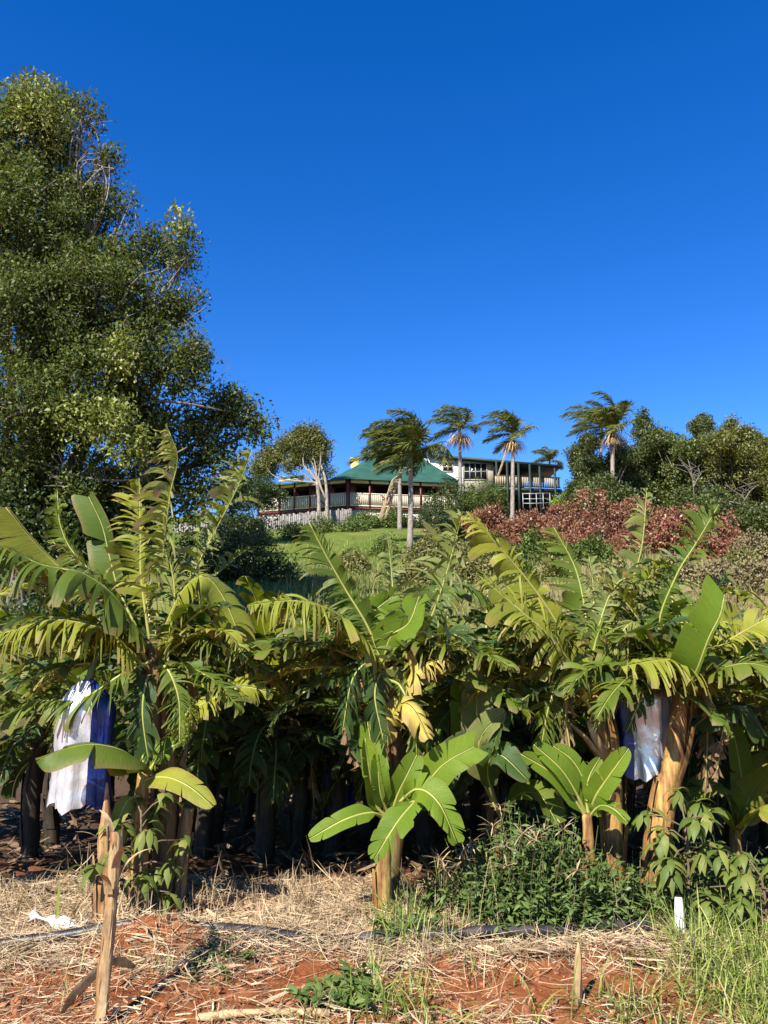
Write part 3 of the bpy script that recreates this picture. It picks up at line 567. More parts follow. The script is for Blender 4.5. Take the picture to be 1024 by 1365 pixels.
extra('banana sucker with grey-green whole leaves right of the middle pup', 668, 5.6, [
 ([(668, 1090, 5.6), (640, 1010, 5.4), (645, 975, 5.3), (675, 950, 5.2)], .12, A(-.3, -.8, .6), 'ban_pale', dict(tear=0, droop=.5, wind=0, n=36, pet=.3)),
 ([(668, 1090, 5.6), (650, 1030, 5.4), (665, 1005, 5.2), (705, 1040, 5.1)], .13, A(.1, -.8, .6), 'ban_dark', dict(tear=.2, droop=.6, wind=0, n=36, pet=.3)),
 ([(668, 1090, 5.6), (640, 1000, 5.6), (636, 930, 5.6), (640, 870, 5.6)], .14, CAM, 'ban_pale', dict(tear=.2, droop=.3, wind=0, n=36, pet=.3)),
 ([(668, 1090, 5.6), (625, 1000, 5.7), (618, 950, 5.7), (612, 900, 5.7)], .12, CAM, 'ban_fresh', dict(tear=.2, droop=.3, wind=0, n=36, pet=.3)),
 ([(668, 1090, 5.6), (690, 1060, 5.5), (720, 1060, 5.4), (745, 1100, 5.3)], 0.150, UP, 'ban_mid', dict(tear=.2, droop=.6, wind=0, n=36)),
])
extra('low sunlit banana sucker at the right edge with yellow-green arching leaves', 985, 5.9, [
 ([(985, 1110, 5.9), (1000, 1060, 5.8), (1030, 1030, 5.7), (1080, 1040, 5.6)], 0.163, UP, 'ban_yel', dict(tear=.4, droop=1., wind=0, n=40)),
 ([(985, 1110, 5.9), (970, 1060, 5.8), (950, 1045, 5.7), (910, 1065, 5.6)], 0.163, UP, 'ban_mid', dict(tear=.5, droop=1.2, wind=0, n=40)),
 ([(985, 1110, 5.9), (990, 1060, 6.), (985, 1010, 6.), (975, 960, 6.)], .11, CAM, 'ban_fresh', dict(tear=.1, droop=.4, wind=0, n=36)),
 ([(985, 1110, 5.9), (1010, 1080, 5.7), (1030, 1085, 5.6), (1060, 1120, 5.5)], 0.150, UP, 'ban_yel', dict(tear=.4, droop=1., wind=0, n=40)),
 ([(985, 1110, 5.9), (960, 1085, 5.7), (945, 1080, 5.6), (925, 1110, 5.5)], 0.150, UP, 'ban_mid', dict(tear=.4, droop=1., wind=0, n=40)),
 ([(985, 1110, 5.9), (1005, 1060, 6.2), (1015, 1020, 6.3), (1030, 1000, 6.4)], 0.150, UP, 'ban_yel', dict(tear=.4, droop=.9, wind=0, n=40)),
])
def filler(pl, top, azs, seed, L=1.05, mats=('ban_mid', 'ban_dark', 'ban_mid', 'ban_yel')):
    r = np.random.default_rng(seed)
    for i, (az, el) in enumerate(azs):
        auto_leaf(pl, top, math.radians(az)+r.normal()*.1, el+r.normal()*.08, L*(.85+.3*r.random()), seed*13+i, mats[i % len(mats)], tear=.75+.25*r.random(), wid=.20, arch=1.2+.5*r.random(), n=64)
AZ = [(222, .75), (318, .75), (200, .5), (340, .45), (20, .5), (160, .4), (100, .7), (60, .6), (130, .5), (205, .05), (330, .1), (180, .2), (0, .2)]
UPR = [(75, 1.15), (150, 1.2), (20, 1.15), (110, .95), (200, 1.0), (330, 1.05)]
def upright(pl, top, sel, seed, L=1.0):
    r = np.random.default_rng(seed)
    for i in sel:
        az, el = UPR[i]; auto_leaf(pl, top, math.radians(az), el+r.normal()*.08, L*(.85+.3*r.random()), seed*17+i, ('ban_pale', 'ban_mid')[i % 2], tear=1., wid=.2, arch=.45+.4*r.random(), n=90, wind=1.6, droop=1.4, sway=.6)
def roof(pl, top, seed, L=1.1, azs=(178, 200, 222, 318, 340, 2, 60, 120, 25, 155), el=.22):  # near-level leaf ring added to deepen the shade behind
    r = np.random.default_rng(seed)
    for i, az in enumerate(azs): auto_leaf(pl, top, math.radians(az)+r.normal()*.12, el+r.normal()*.14, L*(.85+.3*r.random()), seed*19+i, ('ban_mid', 'ban_dark', 'ban_mid')[i % 3], tear=.72+.28*r.random(), wid=.27, arch=.6+.5*r.random(), n=72, droop=1.7)
roof(pA, W(206, 860, 5.6), 61); roof(pB, W(513, 875, 5.65), 62, 1.2); roof(pC, W(782, 885, 5.65), 63); roof(pD, W(906, 895, 5.6), 64)
upright(pA, W(206, 880, 5.6), (0, 1, 2, 3, 4), 51); upright(pC, W(784, 900, 5.7), (0, 2, 3, 5), 52, .9); upright(pD, W(906, 915, 5.6), (0, 1, 2, 3, 4), 53, .95); upright(pB, W(513, 890, 5.65), (1, 3), 54, .75)
filler(pA, W(206, 885, 5.45), AZ, 901); filler(pB, W(513, 900, 5.55), AZ, 902); filler(pC, W(782, 905, 5.55), AZ, 903, .95); filler(pD, W(906, 915, 5.45), AZ, 904, .95)
# ---- rows further back: six made, the rest copied
GR = 'banana plants of the far rows, seen in shade through the gaps'
LR = 'banana plant in the shaded far rows, glimpsed dark between the front-row plants'
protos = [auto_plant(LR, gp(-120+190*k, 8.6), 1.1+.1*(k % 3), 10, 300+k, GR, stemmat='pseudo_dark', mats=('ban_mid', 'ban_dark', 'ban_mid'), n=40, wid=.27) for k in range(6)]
k = 0
for d in (8.0, 9.7, 11.4, 13.2):
    for px in np.arange(-120, 1150, 105 if d < 9 else 90):
        px = px+RNG.normal()*22; dd = d+RNG.normal()*.3; k += 1
        if px < 135: continue
        dup(protos[k % 6], gp(px, dd), RNG.random()*6.28, (.88 if d < 11 else .8)+.16*RNG.random())
# ------------------------------------------------------------------ bunch covers
def bunch_cover(label, top, L, r, split, seed, mats, parent=None, k=40, m=22):
    rr = np.random.default_rng(seed); mb = MB(); th = np.linspace(0, 2*PI, k, endpoint=False)
    ph = rr.random(6)*6.28; rows = []
    for j in range(m):
        t = j/(m-1)
        base = r*(.16+.84*min(1, (t/.22))**.7)*(1+.05*math.sin(t*7))
        fol = 1+.13*np.sin(5*th+ph[0]+t*1.3)*(.4+.6*t)+.09*np.sin(9*th+ph[1]-t*2)+.035*np.sin(16*th+ph[2]+t*9)+.02*rr.normal(size=k)
        rows.append(np.stack([np.cos(th)*base*fol, np.sin(th)*base*fol*.8, np.full(k, -t*L)+.02*np.sin(4*th+ph[3])*t+.012*np.sin(11*th)*t], -1)+A(*top)+A(.05*t*rr.normal()*0, 0, 0))
    V = np.array(rows)
    i, j = np.meshgrid(np.arange(m-1), np.arange(k), indexing='ij'); j2 = (j+1) % k
    q = np.stack([i*k+j, i*k+j2, (i+1)*k+j2, (i+1)*k+j], -1).reshape(-1, 4)
    mid = ((j+.5)/k*2*PI).ravel(); sil = (np.cos(mid-split) > .3)
    mb.add(V, q[sil], mat=0); 
    mb2 = MB(); mb2.add(V, q[~sil], mat=0)
    o = thing('bunch_cover', label, 'bunch cover', top, 'plastic covers over the banana bunches')
    mb.build('silver_side', mats[0], o); mb2.build('blue_side', mats[1], o)
    st = MB(); st.tube([A(*top)+A(0, 0, -.05), A(*top)+A(.01, .02, .06), A(*top)+A(.06, .08, .22)], [.03, .025, .022], 8); st.build('bunch_stalk', M['stemg'], o)
    tie = MB(); a = np.linspace(0, 2*PI, 17); tie.tube(np.stack([np.cos(a)*r*.19, np.sin(a)*r*.19, 0*a-.01], -1)+A(*top), .008, 5, cap=False); tie.build('tie', M['bluep'], o)
    return o
def mat_plastic(name, c, metal, rough, tr=0.):
    m, nt, N, Lk, bs = newmat(name); n = noise(N, Lk, 14, 5, coords(N, Lk, 'Object', (1, 1, .25)), .65)
    Lk.new(ramp(N, Lk, n, [(.3, tuple(x*.92 for x in c)), (.7, c)]), bs.inputs['Base Color']); bs.inputs['Metallic'].default_value = metal
    bs.inputs['Roughness'].default_value = rough; bump(N, Lk, bs, n, .55, .02)
    return m
M['silver'] = mat_plastic('silver_plastic', (.66, .67, .70), .55, .28); M['bluep'] = mat_plastic('blue_plastic', (.004, .018, .14), 0, .35)
M['white'] = mat_plain('white_plastic', (.75, .75, .72), .5, .12)
bunch_cover('silver and royal blue plastic bunch cover hanging at the left plant', W(118, 905, 5.2), .78, .17, -2.35, 1, (M['silver'], M['bluep']))
bunch_cover('grey-silver bunch cover with a blue edge hanging between the two right-hand stems', W(856, 900, 5.55), .66, .18, -1.1, 2, (M['silver'], M['bluep']))
bunch_cover('upper dark blue bunch cover in the shade left of the middle plant', W(442, 935, 7.6), .5, .14, 1.2, 3, (M['silver'], M['bluep']))
bunch_cover('lower dark blue bunch cover in the shade left of the middle pup', W(452, 1015, 7.6), .42, .13, 1.2, 4, (M['silver'], M['bluep']))
# ------------------------------------------------------------------ ground sheet
def axis(parts):
    return np.unique(np.concatenate([np.arange(a, b, s) for a, b, s in parts]))
gx = axis([(-400, -60, 20), (-60, -8, 1.3), (-8, -3.4, .15), (-3.4, 3.4, .03), (3.4, 8, .15), (8, 60, 1.3), (60, 401, 20)])
gy = axis([(-40, 2, 3), (2, 3, .15), (3, 6.6, .03), (6.6, 12, .2), (12, 70, .8), (70, 130, 4), (130, 600, 30)])
X, Y = np.meshgrid(gx, gy); Z = G(X, Y); m, n = X.shape
i, j = np.meshgrid(np.arange(m-1), np.arange(n-1), indexing='ij'); b = i*n+j
mb = MB(); mb.add(np.stack([X, Y, Z], -1), np.stack([b, b+1, b+n+1, b+n], -1).reshape(-1, 4))
def mat_ground():
    m, nt, N, Lk, bs = newmat('red_soil_and_hill_turf')
    g = N.new('ShaderNodeNewGeometry'); pos = g.outputs['Position']
    sp = N.new('ShaderNodeSeparateXYZ'); Lk.new(pos, sp.inputs[0])
    n1 = noise(N, Lk, 6, 8, pos, .7); n2 = noise(N, Lk, 45, 6, pos, .75); n3 = noise(N, Lk, .35, 4, pos)
    soil = ramp(N, Lk, n1, [(.3, (.16, .05, .018)), (.5, (.32, .105, .036)), (.7, (.44, .165, .062))])
    soil = mix(N, Lk, .55, soil, ramp(N, Lk, n2, [(.3, (.5, .48, .45)), (.65, (1.15, 1.1, 1.05))]), 'MULTIPLY')
    turf = ramp(N, Lk, n3, [(.35, (.085, .125, .018)), (.55, (.13, .16, .028)), (.7, (.20, .18, .06))])
    turf = mix(N, Lk, .5, turf, ramp(N, Lk, n1, [(.3, (.5, .5, .45)), (.7, (1.1, 1.1, 1.0))]), 'MULTIPLY')
    dry = math_(N, Lk, 'ADD', math_(N, Lk, 'MULTIPLY', sp.outputs[0], .09), n3)
    turf = mix(N, Lk, ramp(N, Lk, dry, [(.6, (0, 0, 0)), (1., (1, 1, 1))]), turf, (.24, .17, .085))
    far = N.new('ShaderNodeMapRange'); far.inputs[1].default_value = 12; far.inputs[2].default_value = 17; Lk.new(sp.outputs[1], far.inputs[0])
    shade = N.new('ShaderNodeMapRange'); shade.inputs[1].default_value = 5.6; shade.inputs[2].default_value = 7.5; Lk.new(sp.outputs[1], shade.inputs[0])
    soil = mix(N, Lk, shade.outputs[0], soil, mix(N, Lk, n1, (.05, .028, .016), (.12, .075, .045)))   # soil darkens between the rows
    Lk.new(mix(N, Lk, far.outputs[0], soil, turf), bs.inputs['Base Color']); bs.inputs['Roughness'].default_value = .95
    bs.inputs['Specular IOR Level'].default_value = .15
    bump(N, Lk, bs, math_(N, Lk, 'ADD', n1, n2), .8, .03); return m
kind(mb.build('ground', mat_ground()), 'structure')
# ------------------------------------------------------------------ straw mulch
def px_of(x, y, z):
    s, c = math.sin(TILT), math.cos(TILT); zz = z-CAMZ; dep = y*c+zz*s; up = zz*c-y*s
    return 512+F*x/dep, 682.5-F*up/dep
def straw_density(x, y):
    z = G(x, y); px, py = px_of(x, y, z); n = vnoise(x*2.2+40, y*2.2)
    d = np.where((py > 1150) & (py < 1295), 1., .30)
    d = np.where(py < 1190, .75, d)
    el = lambda cx, cy, a, b: np.exp(-((px-cx)/a)**2-((py-cy)/b)**2)
    d = d*(1-.9*el(240, 1222, 65, 28))*(1-.9*el(730, 1312, 190, 34))*(1-.75*el(390, 1300, 75, 22))*(1-.5*el(200, 1330, 160, 30))*(1-.95*el(430, 1300, 30, 20))
    d = d*(1-.85*el(715, 1250, 150, 15))*(1-.6*el(560, 1330, 120, 24))*(1-.8*el(590, 1210, 60, 10))
    return d*(.45+1.0*n)
NB = 72000
x = RNG.uniform(-3.6, 3.8, NB*3); y = RNG.uniform(3.0, 6.1, NB*3)
keep = RNG.random(NB*3) < straw_density(x, y); x, y = x[keep][:NB], y[keep][:NB]; n = len(x)
z = G(x, y)+RNG.random(n)**2*.05+.004
az = RNG.random(n)*2*PI; el = RNG.normal(.02, .16, n)
D = np.stack([np.cos(az)*np.cos(el), np.sin(az)*np.cos(el), np.sin(el)], -1)
Wd = nrm(np.stack([-np.sin(az), np.cos(az), RNG.normal(0, .8, n)], -1))
mb = MB(); mb.strips(np.stack([x, y, z], -1), D, Wd, RNG.gamma(2.5, .045, n)+.03, RNG.gamma(2.5, .00045, n)+.0006, np.stack([RNG.normal(0, .6, n), RNG.normal(0, .6, n), RNG.normal(-.1, .4, n)], -1), 4)
# broad dry leaf scraps among it
m_ = 700; x = RNG.uniform(-3.4, 3.6, m_); y = RNG.uniform(3.1, 6., m_); k = RNG.random(m_) < straw_density(x, y); x, y = x[k], y[k]; m_ = len(x); az = RNG.random(m_)*6.28
mb.strips(np.stack([x, y, G(x, y)+.02+.03*RNG.random(m_)], -1), np.stack([np.cos(az), np.sin(az), .06*RNG.normal(size=m_)], -1), np.stack([-np.sin(az), np.cos(az), RNG.normal(0, .5, m_)], -1), RNG.uniform(.08, .26, m_), RNG.uniform(.005, .014, m_), RNG.normal(0, .5, (m_, 3))*A(1, 1, .15), 4, prof=[.5, 1, .9, .6, .15])
kind(mb.build('straw_mulch', M['straw']), 'stuff')
# litter between the rows
m_ = 2600; x = RNG.uniform(-5, 5, m_); y = RNG.uniform(5.6, 11, m_); az = RNG.random(m_)*6.28
mb = MB(); mb.strips(np.stack([x, y, G(x, y)+.02+.05*RNG.random(m_)], -1), np.stack([np.cos(az), np.sin(az), .2*RNG.normal(size=m_)], -1), np.stack([-np.sin(az), np.cos(az), RNG.normal(0, .6, m_)], -1), RNG.uniform(.08, .35, m_), RNG.uniform(.006, .025, m_), RNG.normal(0, .7, (m_, 3)), 4, prof=[.5, 1, .9, .6, .15])
kind(mb.build('fallen_leaf_litter', M['litter']), 'stuff')
# ------------------------------------------------------------------ grass helpers
def tufts(mb, cx, cy, per, spread, L, w, lean=.5, curve=1.2, seg=5, rng=RNG, zoff=0.):
    cx = np.repeat(cx, per); cy = np.repeat(cy, per); n = len(cx)
    x = cx+rng.normal(0, spread, n); y = cy+rng.normal(0, spread, n); az = rng.random(n)*6.28
    le = np.abs(rng.normal(0, lean, n)); D = np.stack([np.cos(az)*np.sin(le), np.sin(az)*np.sin(le), np.cos(le)], -1)
    hz = np.stack([np.cos(az), np.sin(az), 0*az], -1); cu = curve*rng.random(n)
    Fo = hz*cu[:, None]+A(0, 0, -1)*(cu*.8)[:, None]
    Wd = np.stack([-np.sin(az), np.cos(az), rng.normal(0, .3, n)], -1)
    mb.strips(np.stack([x, y, G(x, y)-.01+zoff], -1), D, Wd, L*(.5+rng.random(n)), w*(.6+.8*rng.random(n)), Fo, seg)
def pick(n, f, xr, yr):
    x = RNG.uniform(*xr, n); y = RNG.uniform(*yr, n); k = RNG.random(n) < f(x, y); return x[k], y[k]
# standing dry grass in front of the gap and round the stems
mb = MB()
def fdry(x, y):
    px, py = px_of(x, y, G(x, y)); return .9*np.exp(-((px-390)/60)**2-((py-1190)/26)**2)+.55*np.exp(-((px-600)/140)**2-((py-1185)/22)**2)+.5*np.exp(-((px-270)/40)**2-((py-1190)/16)**2)+.28*np.exp(-((py-1235)/45)**2)+.4*np.exp(-((px-880)/60)**2-((py-1190)/25)**2)+.35*np.exp(-((px-60)/60)**2-((py-1195)/14)**2)
x, y = pick(1500, fdry, (-2.8, 2.8), (3.7, 5.8)); tufts(mb, x, y, 9, .05, .16, .0022, .55, 1.3)
x, y = pick(260, lambda x, y: fdry(x, y)*.9, (-2.6, 2.6), (4.6, 5.6)); tufts(mb, x, y, 3, .04, .33, .0022, .3, .9)
kind(mb.build('dry_grass', M['dry']), 'stuff')
# green grass: bottom right, weeds in the foreground, sparse seedlings
mb = MB()
def fgr(x, y):
    px, py = px_of(x, y, G(x, y))
    return np.clip(1.2*np.exp(-((px-1010)/80)**2-((py-1300)/65)**2)+1.1*np.exp(-((px-945)/50)**2-((py-1240)/26)**2)+.45*np.exp(-((px-880)/100)**2-((py-1362)/16)**2)+.35*np.exp(-((px-520)/60)**2-((py-1355)/22)**2)+.45*np.exp(-((px-545)/45)**2-((py-1245)/18)**2), 0, 1)
x, y = pick(2600, fgr, (-.6, 2.9), (3.0, 5.2)); tufts(mb, x, y, 12, .05, .22, .0032, .8, 2.0)
x, y = pick(500, lambda x, y: .16*np.exp(-((px_of(x, y, G(x, y))[1]-1300)/80)**2), (-2., 1.8), (3.1, 5.)); tufts(mb, x, y, 7, .03, .10, .003, .6, 1.)
def fmid(x, y):
    px, py = px_of(x, y, G(x, y)); return .8*np.exp(-((px-640)/70)**2-((py-1180)/22)**2)+.6*np.exp(-((px-760)/110)**2-((py-1200)/25)**2)
x, y = pick(700, fmid, (.1, 2), (4.7, 5.7)); tufts(mb, x, y, 8, .05, .30, .003, .4, 1.2)
kind(mb.build('green_grass', M['grass']), 'stuff')
# hill: lawn, weedy slope and dry right-hand slope
def hillg(n, xr, yr, f, L, w, mat, name, per=5, spread=.18, **kw):
    mb = MB(); x, y = pick(n, f, xr, yr); tufts(mb, x, y, per, spread, L, w, seg=3, **kw); kind(mb.build(name, mat), 'stuff')
lawn = lambda x, y: np.where((x > -6) & (x < .5) & (y > 33), .85, 1.)
hillg(13000, (-20, 30), (15, 46), lambda x, y: lawn(x, y)*np.where(x > 9+.1*y, .15, 1)*(vnoise(x*.6, y*.6)+.35), .26, .010, M['grass'], 'hill_grass', lean=.6)
hillg(6500, (6, 34), (16, 46), lambda x, y: np.clip((x-6-.08*y)/4, 0, 1)*(vnoise(x*.7+9, y*.7)+.3), .30, .010, M['brush'], 'dry_hill_grass', lean=.7)
hillg(3600, (-4, 13), (17, 36), lambda x, y: vnoise(x*.5+3, y*.5)**1.5, .55, .012, M['weedh'], 'tall_hill_grass', per=6, lean=.5)
# ------------------------------------------------------------------ small things on the ground
def gpt(px, py):
    a = A(0, 0, CAMZ); b = W(px, py, 4.); z = 0.
    for _ in range(4): p = a+(b-a)*(z-CAMZ)/(b[2]-CAMZ); z = .5*z+.5*float(G(p[0], p[1]))
    return A(p[0], p[1], float(G(p[0], p[1])))
p = gpt(135, 1362)
o = thing('cut_banana_stem', 'thin pale cut banana stem standing in the left foreground with a ragged grey top', 'plant stem', p)
mb = MB(); H = .80
P = spl([p-A(0, 0, .05), p+A(.003, 0, .2), p+A(.012, .01, .5), p+A(.012, .0, H)], 18)
mb.tube(P, np.linspace(.025, .02, 18), 10, lump=.07, seed=4, flat=.8); mb.build('core', M['stub'], o)
for q, (a, z0, z1, mt) in enumerate(((-1.5, 0, .72, 'husk'), (-2.6, .02, .66, 'stub'), (-.5, .05, .8, 'husk'), (2.4, .3, .8, 'husk'))):
    mb = MB(); t = np.linspace(0, 1, 10); zz = z0+(z1-z0)*t
    c = np.stack([np.interp(zz, P[:, 2]-p[2], P[:, 0]), np.interp(zz, P[:, 2]-p[2], P[:, 1]), p[2]+zz], -1)
    th = a+np.linspace(-.7, .7, 5)[None]*(1-.35*t[:, None]**2)
    rr = (.028+.02*np.clip(t-.75, 0, 1)[:, None]*4*RNG.random())+.004*RNG.normal(size=(10, 5))
    V = c[:, None]+np.stack([np.cos(th)*rr, np.sin(th)*rr*.8, .03*RNG.normal(size=th.shape)*(t[:, None] > .9)], -1)
    i, j = np.meshgrid(np.arange(9), np.arange(4), indexing='ij'); b = i*5+j
    mb.add(V, np.stack([b, b+1, b+6, b+5], -1).reshape(-1, 4)); mb.build('sheath', M[mt], o)
for q in range(5):   # frayed collar at the top
    a = RNG.random()*6.28; h = A(math.cos(a), math.sin(a), 0)
    mb = MB(); b = p+A(.012, 0, H-.26+.055*q); mb.strips([b+h*.03], [h*.3+A(0, 0, 1)], [np.cross(h, A(0, 0, 1))], .20, .02, [h*.9+A(0, 0, -1.2)], 6, prof=[1, 1, .9, .8, .6, .4, .1]); mb.build('frayed_sheath', M['husk'], o)
p = gp(137, 4.95)
o = thing('cut_banana_stem', 'orange-brown cut banana stem with a pointed top behind the thin left foreground stem', 'plant stem', p)
stem(o, [p-A(0, 0, .05), W(140, 1130, 4.95), W(142, 1085, 4.95), W(143, 1043, 4.95)], [.05, .045, .04, .006], 'stub', seed=44, flakes=6)
for lab, px, d, h, r, sd in (('short brown cut banana stem in the shade below the drooping left sapling', 181, 5.5, .33, .055, 45), ('leaning dark brown dead stem beside the foot of the tall left plant', 236, 5.55, .6, .05, 46)):
    p = gp(px, d); o = thing('cut_banana_stem', lab, 'plant stem', p)
    stem(o, [p-A(0, 0, .05), p+A(.01, 0, h*.5), p+A(.05, 0, h)], [r, r, r*.8], 'stub', seed=sd, flakes=5)
# broken stake
p = gpt(771, 1338); mb = MB()
mb.tube([p-A(0, 0, .06), p+A(.004, 0, .1), p+A(.008, 0, .20), p+A(.012, .0, .265)], [.021, .019, .017, .004], 8, lump=.08, seed=2, flat=.6)
tag(mb.build('wooden_stake', M['husk'], origin=p), 'short splintered stake upright in the red soil patch', 'stake')
# fallen sheath by the left stem
p = gpt(112, 1330); o = thing('dry_sheath', 'pale folded dry banana sheath leaning by the foot of the thin left stem', 'dry leaf', p)
mb = MB(); a_, b_ = gpt(82, 1356)+A(0, 0, .02), p+A(.10, .05, .14)
for q, (s, e, w_) in enumerate(((a_, b_, .035), (b_, gpt(180, 1300)+A(0, 0, .03), .02))):
    mb.strips([s], [e-s+A(0, 0, .03)], [A(0, -.5, 1)], np.linalg.norm(e-s), w_, [A(0, 0, -.25)], 8, prof=[.25, .7, 1, 1.05, 1, .9, .8, .7, .5], cup=.35)
mb.build('sheath', M['husk'], o)
# white plastic scrap
p = gpt(75, 1240); V = []; 
for i in range(9):
    for j in range(5):
        a, b = i/8-.5, j/4-.5
        V.append(p+A(a*.34+.02*math.sin(j*2), b*.10-.10*a, .045+.02*b+.018*math.sin(a*9+b*4)+.012*math.sin(b*11)-.02*a+.012*RNG.normal()))
b = np.array([[i*5+j for j in range(4)] for i in range(8)]).ravel(); mb = MB(); mb.add(V, np.stack([b, b+1, b+6, b+5], -1))
o = mb.build('plastic_scrap', M['white'], origin=p); tag(o, 'crumpled white plastic scrap lying on the straw at the left', 'litter')
md = o.modifiers.new('t', 'SOLIDIFY'); md.thickness = .004
# pale sticks at the bottom edge
for lab, a, b, r in (('long pale dry stalk lying along the bottom edge', gpt(262, 1362), gpt(440, 1358), .016), ('small pale bone-like stick on bare soil near the bottom', gpt(403, 1322), gpt(430, 1326), .009)):
    mb = MB(); P = spl([a+A(0, 0, .02), (a+b)/2+A(0, .01, .03), b+A(0, 0, .02)], 10); mb.tube(P, r*(1+.2*np.sin(np.arange(10))), 8, lump=.08, seed=3)
    tag(mb.build('dry_stick', M['husk'], origin=a), lab, 'stick')
# black irrigation pipe
def gfl(px, py, z=.03):
    a = A(0, 0, CAMZ); b = W(px, py, 4.); return a+(b-a)*(z-CAMZ)/(b[2]-CAMZ)
P = spl([gfl(*q) for q in ((-160, 1262), (20, 1264), (105, 1263), (240, 1263), (430, 1258), (575, 1255), (680, 1251), (770, 1246), (862, 1241), (1000, 1236))], 70)
P[:, 2] = np.convolve(np.pad(G(P[:, 0], P[:, 1]), 6, 'edge'), np.ones(13)/13, 'valid')+np.interp(P[:, 0], [-1.6, -1.3, -.2, .2, 1.4], [.016, .008, .02, .055, .06])+.006*np.sin(np.arange(70)*.7)
def mat_pipe():
    m, nt, N, Lk, bs = newmat('black_poly_pipe'); n = noise(N, Lk, 9, 5, coords(N, Lk))
    Lk.new(ramp(N, Lk, n, [(.45, (.018, .018, .02)), (.75, (.11, .085, .06))]), bs.inputs['Base Color']); bs.inputs['Roughness'].default_value = .45; return m
mb = MB(); mb.tube(P, .03, 12); tag(mb.build('irrigation_pipe', mat_pipe(), origin=P[0]), 'black irrigation pipe half buried in straw along the row', 'pipe')
# ------------------------------------------------------------------ saplings with hanging leaves
LEAFP = [.12, .75, 1, .8, .4, .04]
def sapling(lab, p, h, n, seed, lean=0.):
    r = np.random.default_rng(seed); o = thing('sapling', lab, 'sapling', p, 'saplings with drooping leaves'); st = MB(); lf = MB()
    top = p+A(lean, 0, h); st.tube(spl([p-A(0, 0, .03), (p+top)/2+A(.02, 0, 0), top], 8), np.linspace(.011, .006, 8), 6)
    for i in range(n):
        t = .25+.75*(i+.5)/n; b = p+(top-p)*t; az = i*2.4+r.normal()*.3; L = .06+.20*(1-abs(t-.6))*r.random()+.05
        e = b+A(math.cos(az)*L, math.sin(az)*L, .05*r.normal()+.04); st.tube([b, (b+e)/2+A(0, 0, .02), e], [.006, .005, .004], 5)
        m = 9; a2 = np.arange(m)*2.4+r.random()*6; s = .3+.7*r.random(m)
        D = np.stack([np.cos(a2)*s, np.sin(a2)*s, .35-.9*r.random(m)], -1)
        lf.strips(e+.015*r.normal(size=(m, 3)), D, np.stack([-np.sin(a2), np.cos(a2), .2*r.normal(size=m)], -1), .11+.07*r.random(m), .019+.009*r.random(m), A(0, 0, -1)*(1.6+1.5*r.random(m))[:, None], 5, prof=LEAFP, cup=.25)
    st.build('twig', M['twig'], o); lf.build('foliage', M['avo'], o); return o
sapling('drooping-leaved sapling between the two cut stems before the tall left plant', gp(180, 5.0), .66, 15, 5)
sapling('drooping-leaved sapling in a white tree guard at the right', gp(915, 4.95), .62, 20, 6, .03)
p = gp(907, 4.72); mb = MB()
mb.tube(spl([p-A(0, 0, .03), p+A(.004, 0, .1), p+A(.012, .02, .21)], 8), np.linspace(.042, .02, 8), 16, flat=.75, cap=False, lump=.02)
o = mb.build('tree_guard', M['white'], origin=p); tag(o, 'white plastic tree guard standing around the base of the right sapling', 'tree guard'); o.modifiers.new('t', 'SOLIDIFY').thickness = .003
sapling('bushy green seedling at the right edge above the long grass', gp(1020, 4.75), .36, 16, 8)
# ------------------------------------------------------------------ weed clumps
def weed(lab, p, rad, h, nst, seed, mat='weed', lf=.05):
    r = np.random.default_rng(seed); o = thing('weed_clump', lab, 'weeds', p, 'leafy weeds between the stems'); st = MB(); fo = MB()
    for i in range(nst):
        a = r.random()*6.28; q = rad*r.random()**.6; b = A(p[0]+q*math.cos(a), p[1]+q*.6*math.sin(a), 0); b[2] = float(G(b[0], b[1]))-.01
        hh = h*(.45+.65*r.random())*(1-.5*(q/rad)**2); tip = b+A(math.cos(a)*.14*r.random()+.05*r.normal(), math.sin(a)*.14*r.random()+.05*r.normal(), hh)
        P = spl([b, (b+tip)/2+.03*r.normal(size=3), tip], 6); st.tube(P, np.linspace(.004, .002, 6), 4, cap=False)
        m = int(10+14*r.random()); k = r.random(m)**.8*5; kk = np.minimum(k.astype(int), 4); B = P[kk]+(P[kk+1]-P[kk])*(k-kk)[:, None]
        az = r.random(m)*6.28; D = np.stack([np.cos(az), np.sin(az), .5*r.normal(size=m)+.35], -1)
        fo.strips(B, D, np.stack([-np.sin(az), np.cos(az), .4*r.normal(size=m)], -1), lf*(.6+.9*r.random(m)), lf*.2*(.6+.8*r.random(m)), A(0, 0, -.9)*np.ones((m, 1))+.3*r.normal(size=(m, 3)), 4, prof=[.2, .9, 1, .6, .05], cup=.2)
    st.build('stems', M['stemg'], o); fo.build('foliage', M[mat], o); return o
weed('big dense green weed clump at the foot of the yellow-green pup', gp(735, 5.08), .40, .60, 190, 1)
weed('tall leafy weed clump left of the big dense one, mixed with grass', gp(695, 5.12), .28, .66, 110, 2)
weed('green weeds at the foot of the bare yellow stem', gp(815, 5.05), .28, .36, 60, 3)
weed('low green weeds in front of the big dense clump', gp(725, 4.93), .32, .3, 80, 4)
weed('bright leafy weed in the middle of the bottom edge', gpt(462, 1345), .12, .17, 22, 5, lf=.06)
weed('small creeping weed right of the thin left stem shadow', gpt(292, 1282), .13, .07, 30, 6, lf=.03)
weed('small grassy weed beside the pipe in the middle', gpt(545, 1255), .12, .16, 24, 7, lf=.06)
weed('weed at the foot of the broad-leaved pup', gp(595, 5.25), .2, .22, 22, 8, lf=.06)
weed('green weeds under the right-edge sucker', gp(960, 5.5), .5, .4, 90, 9)
weed('green weeds at the right edge behind the seedling', gp(1030, 5.2), .35, .4, 60, 10)
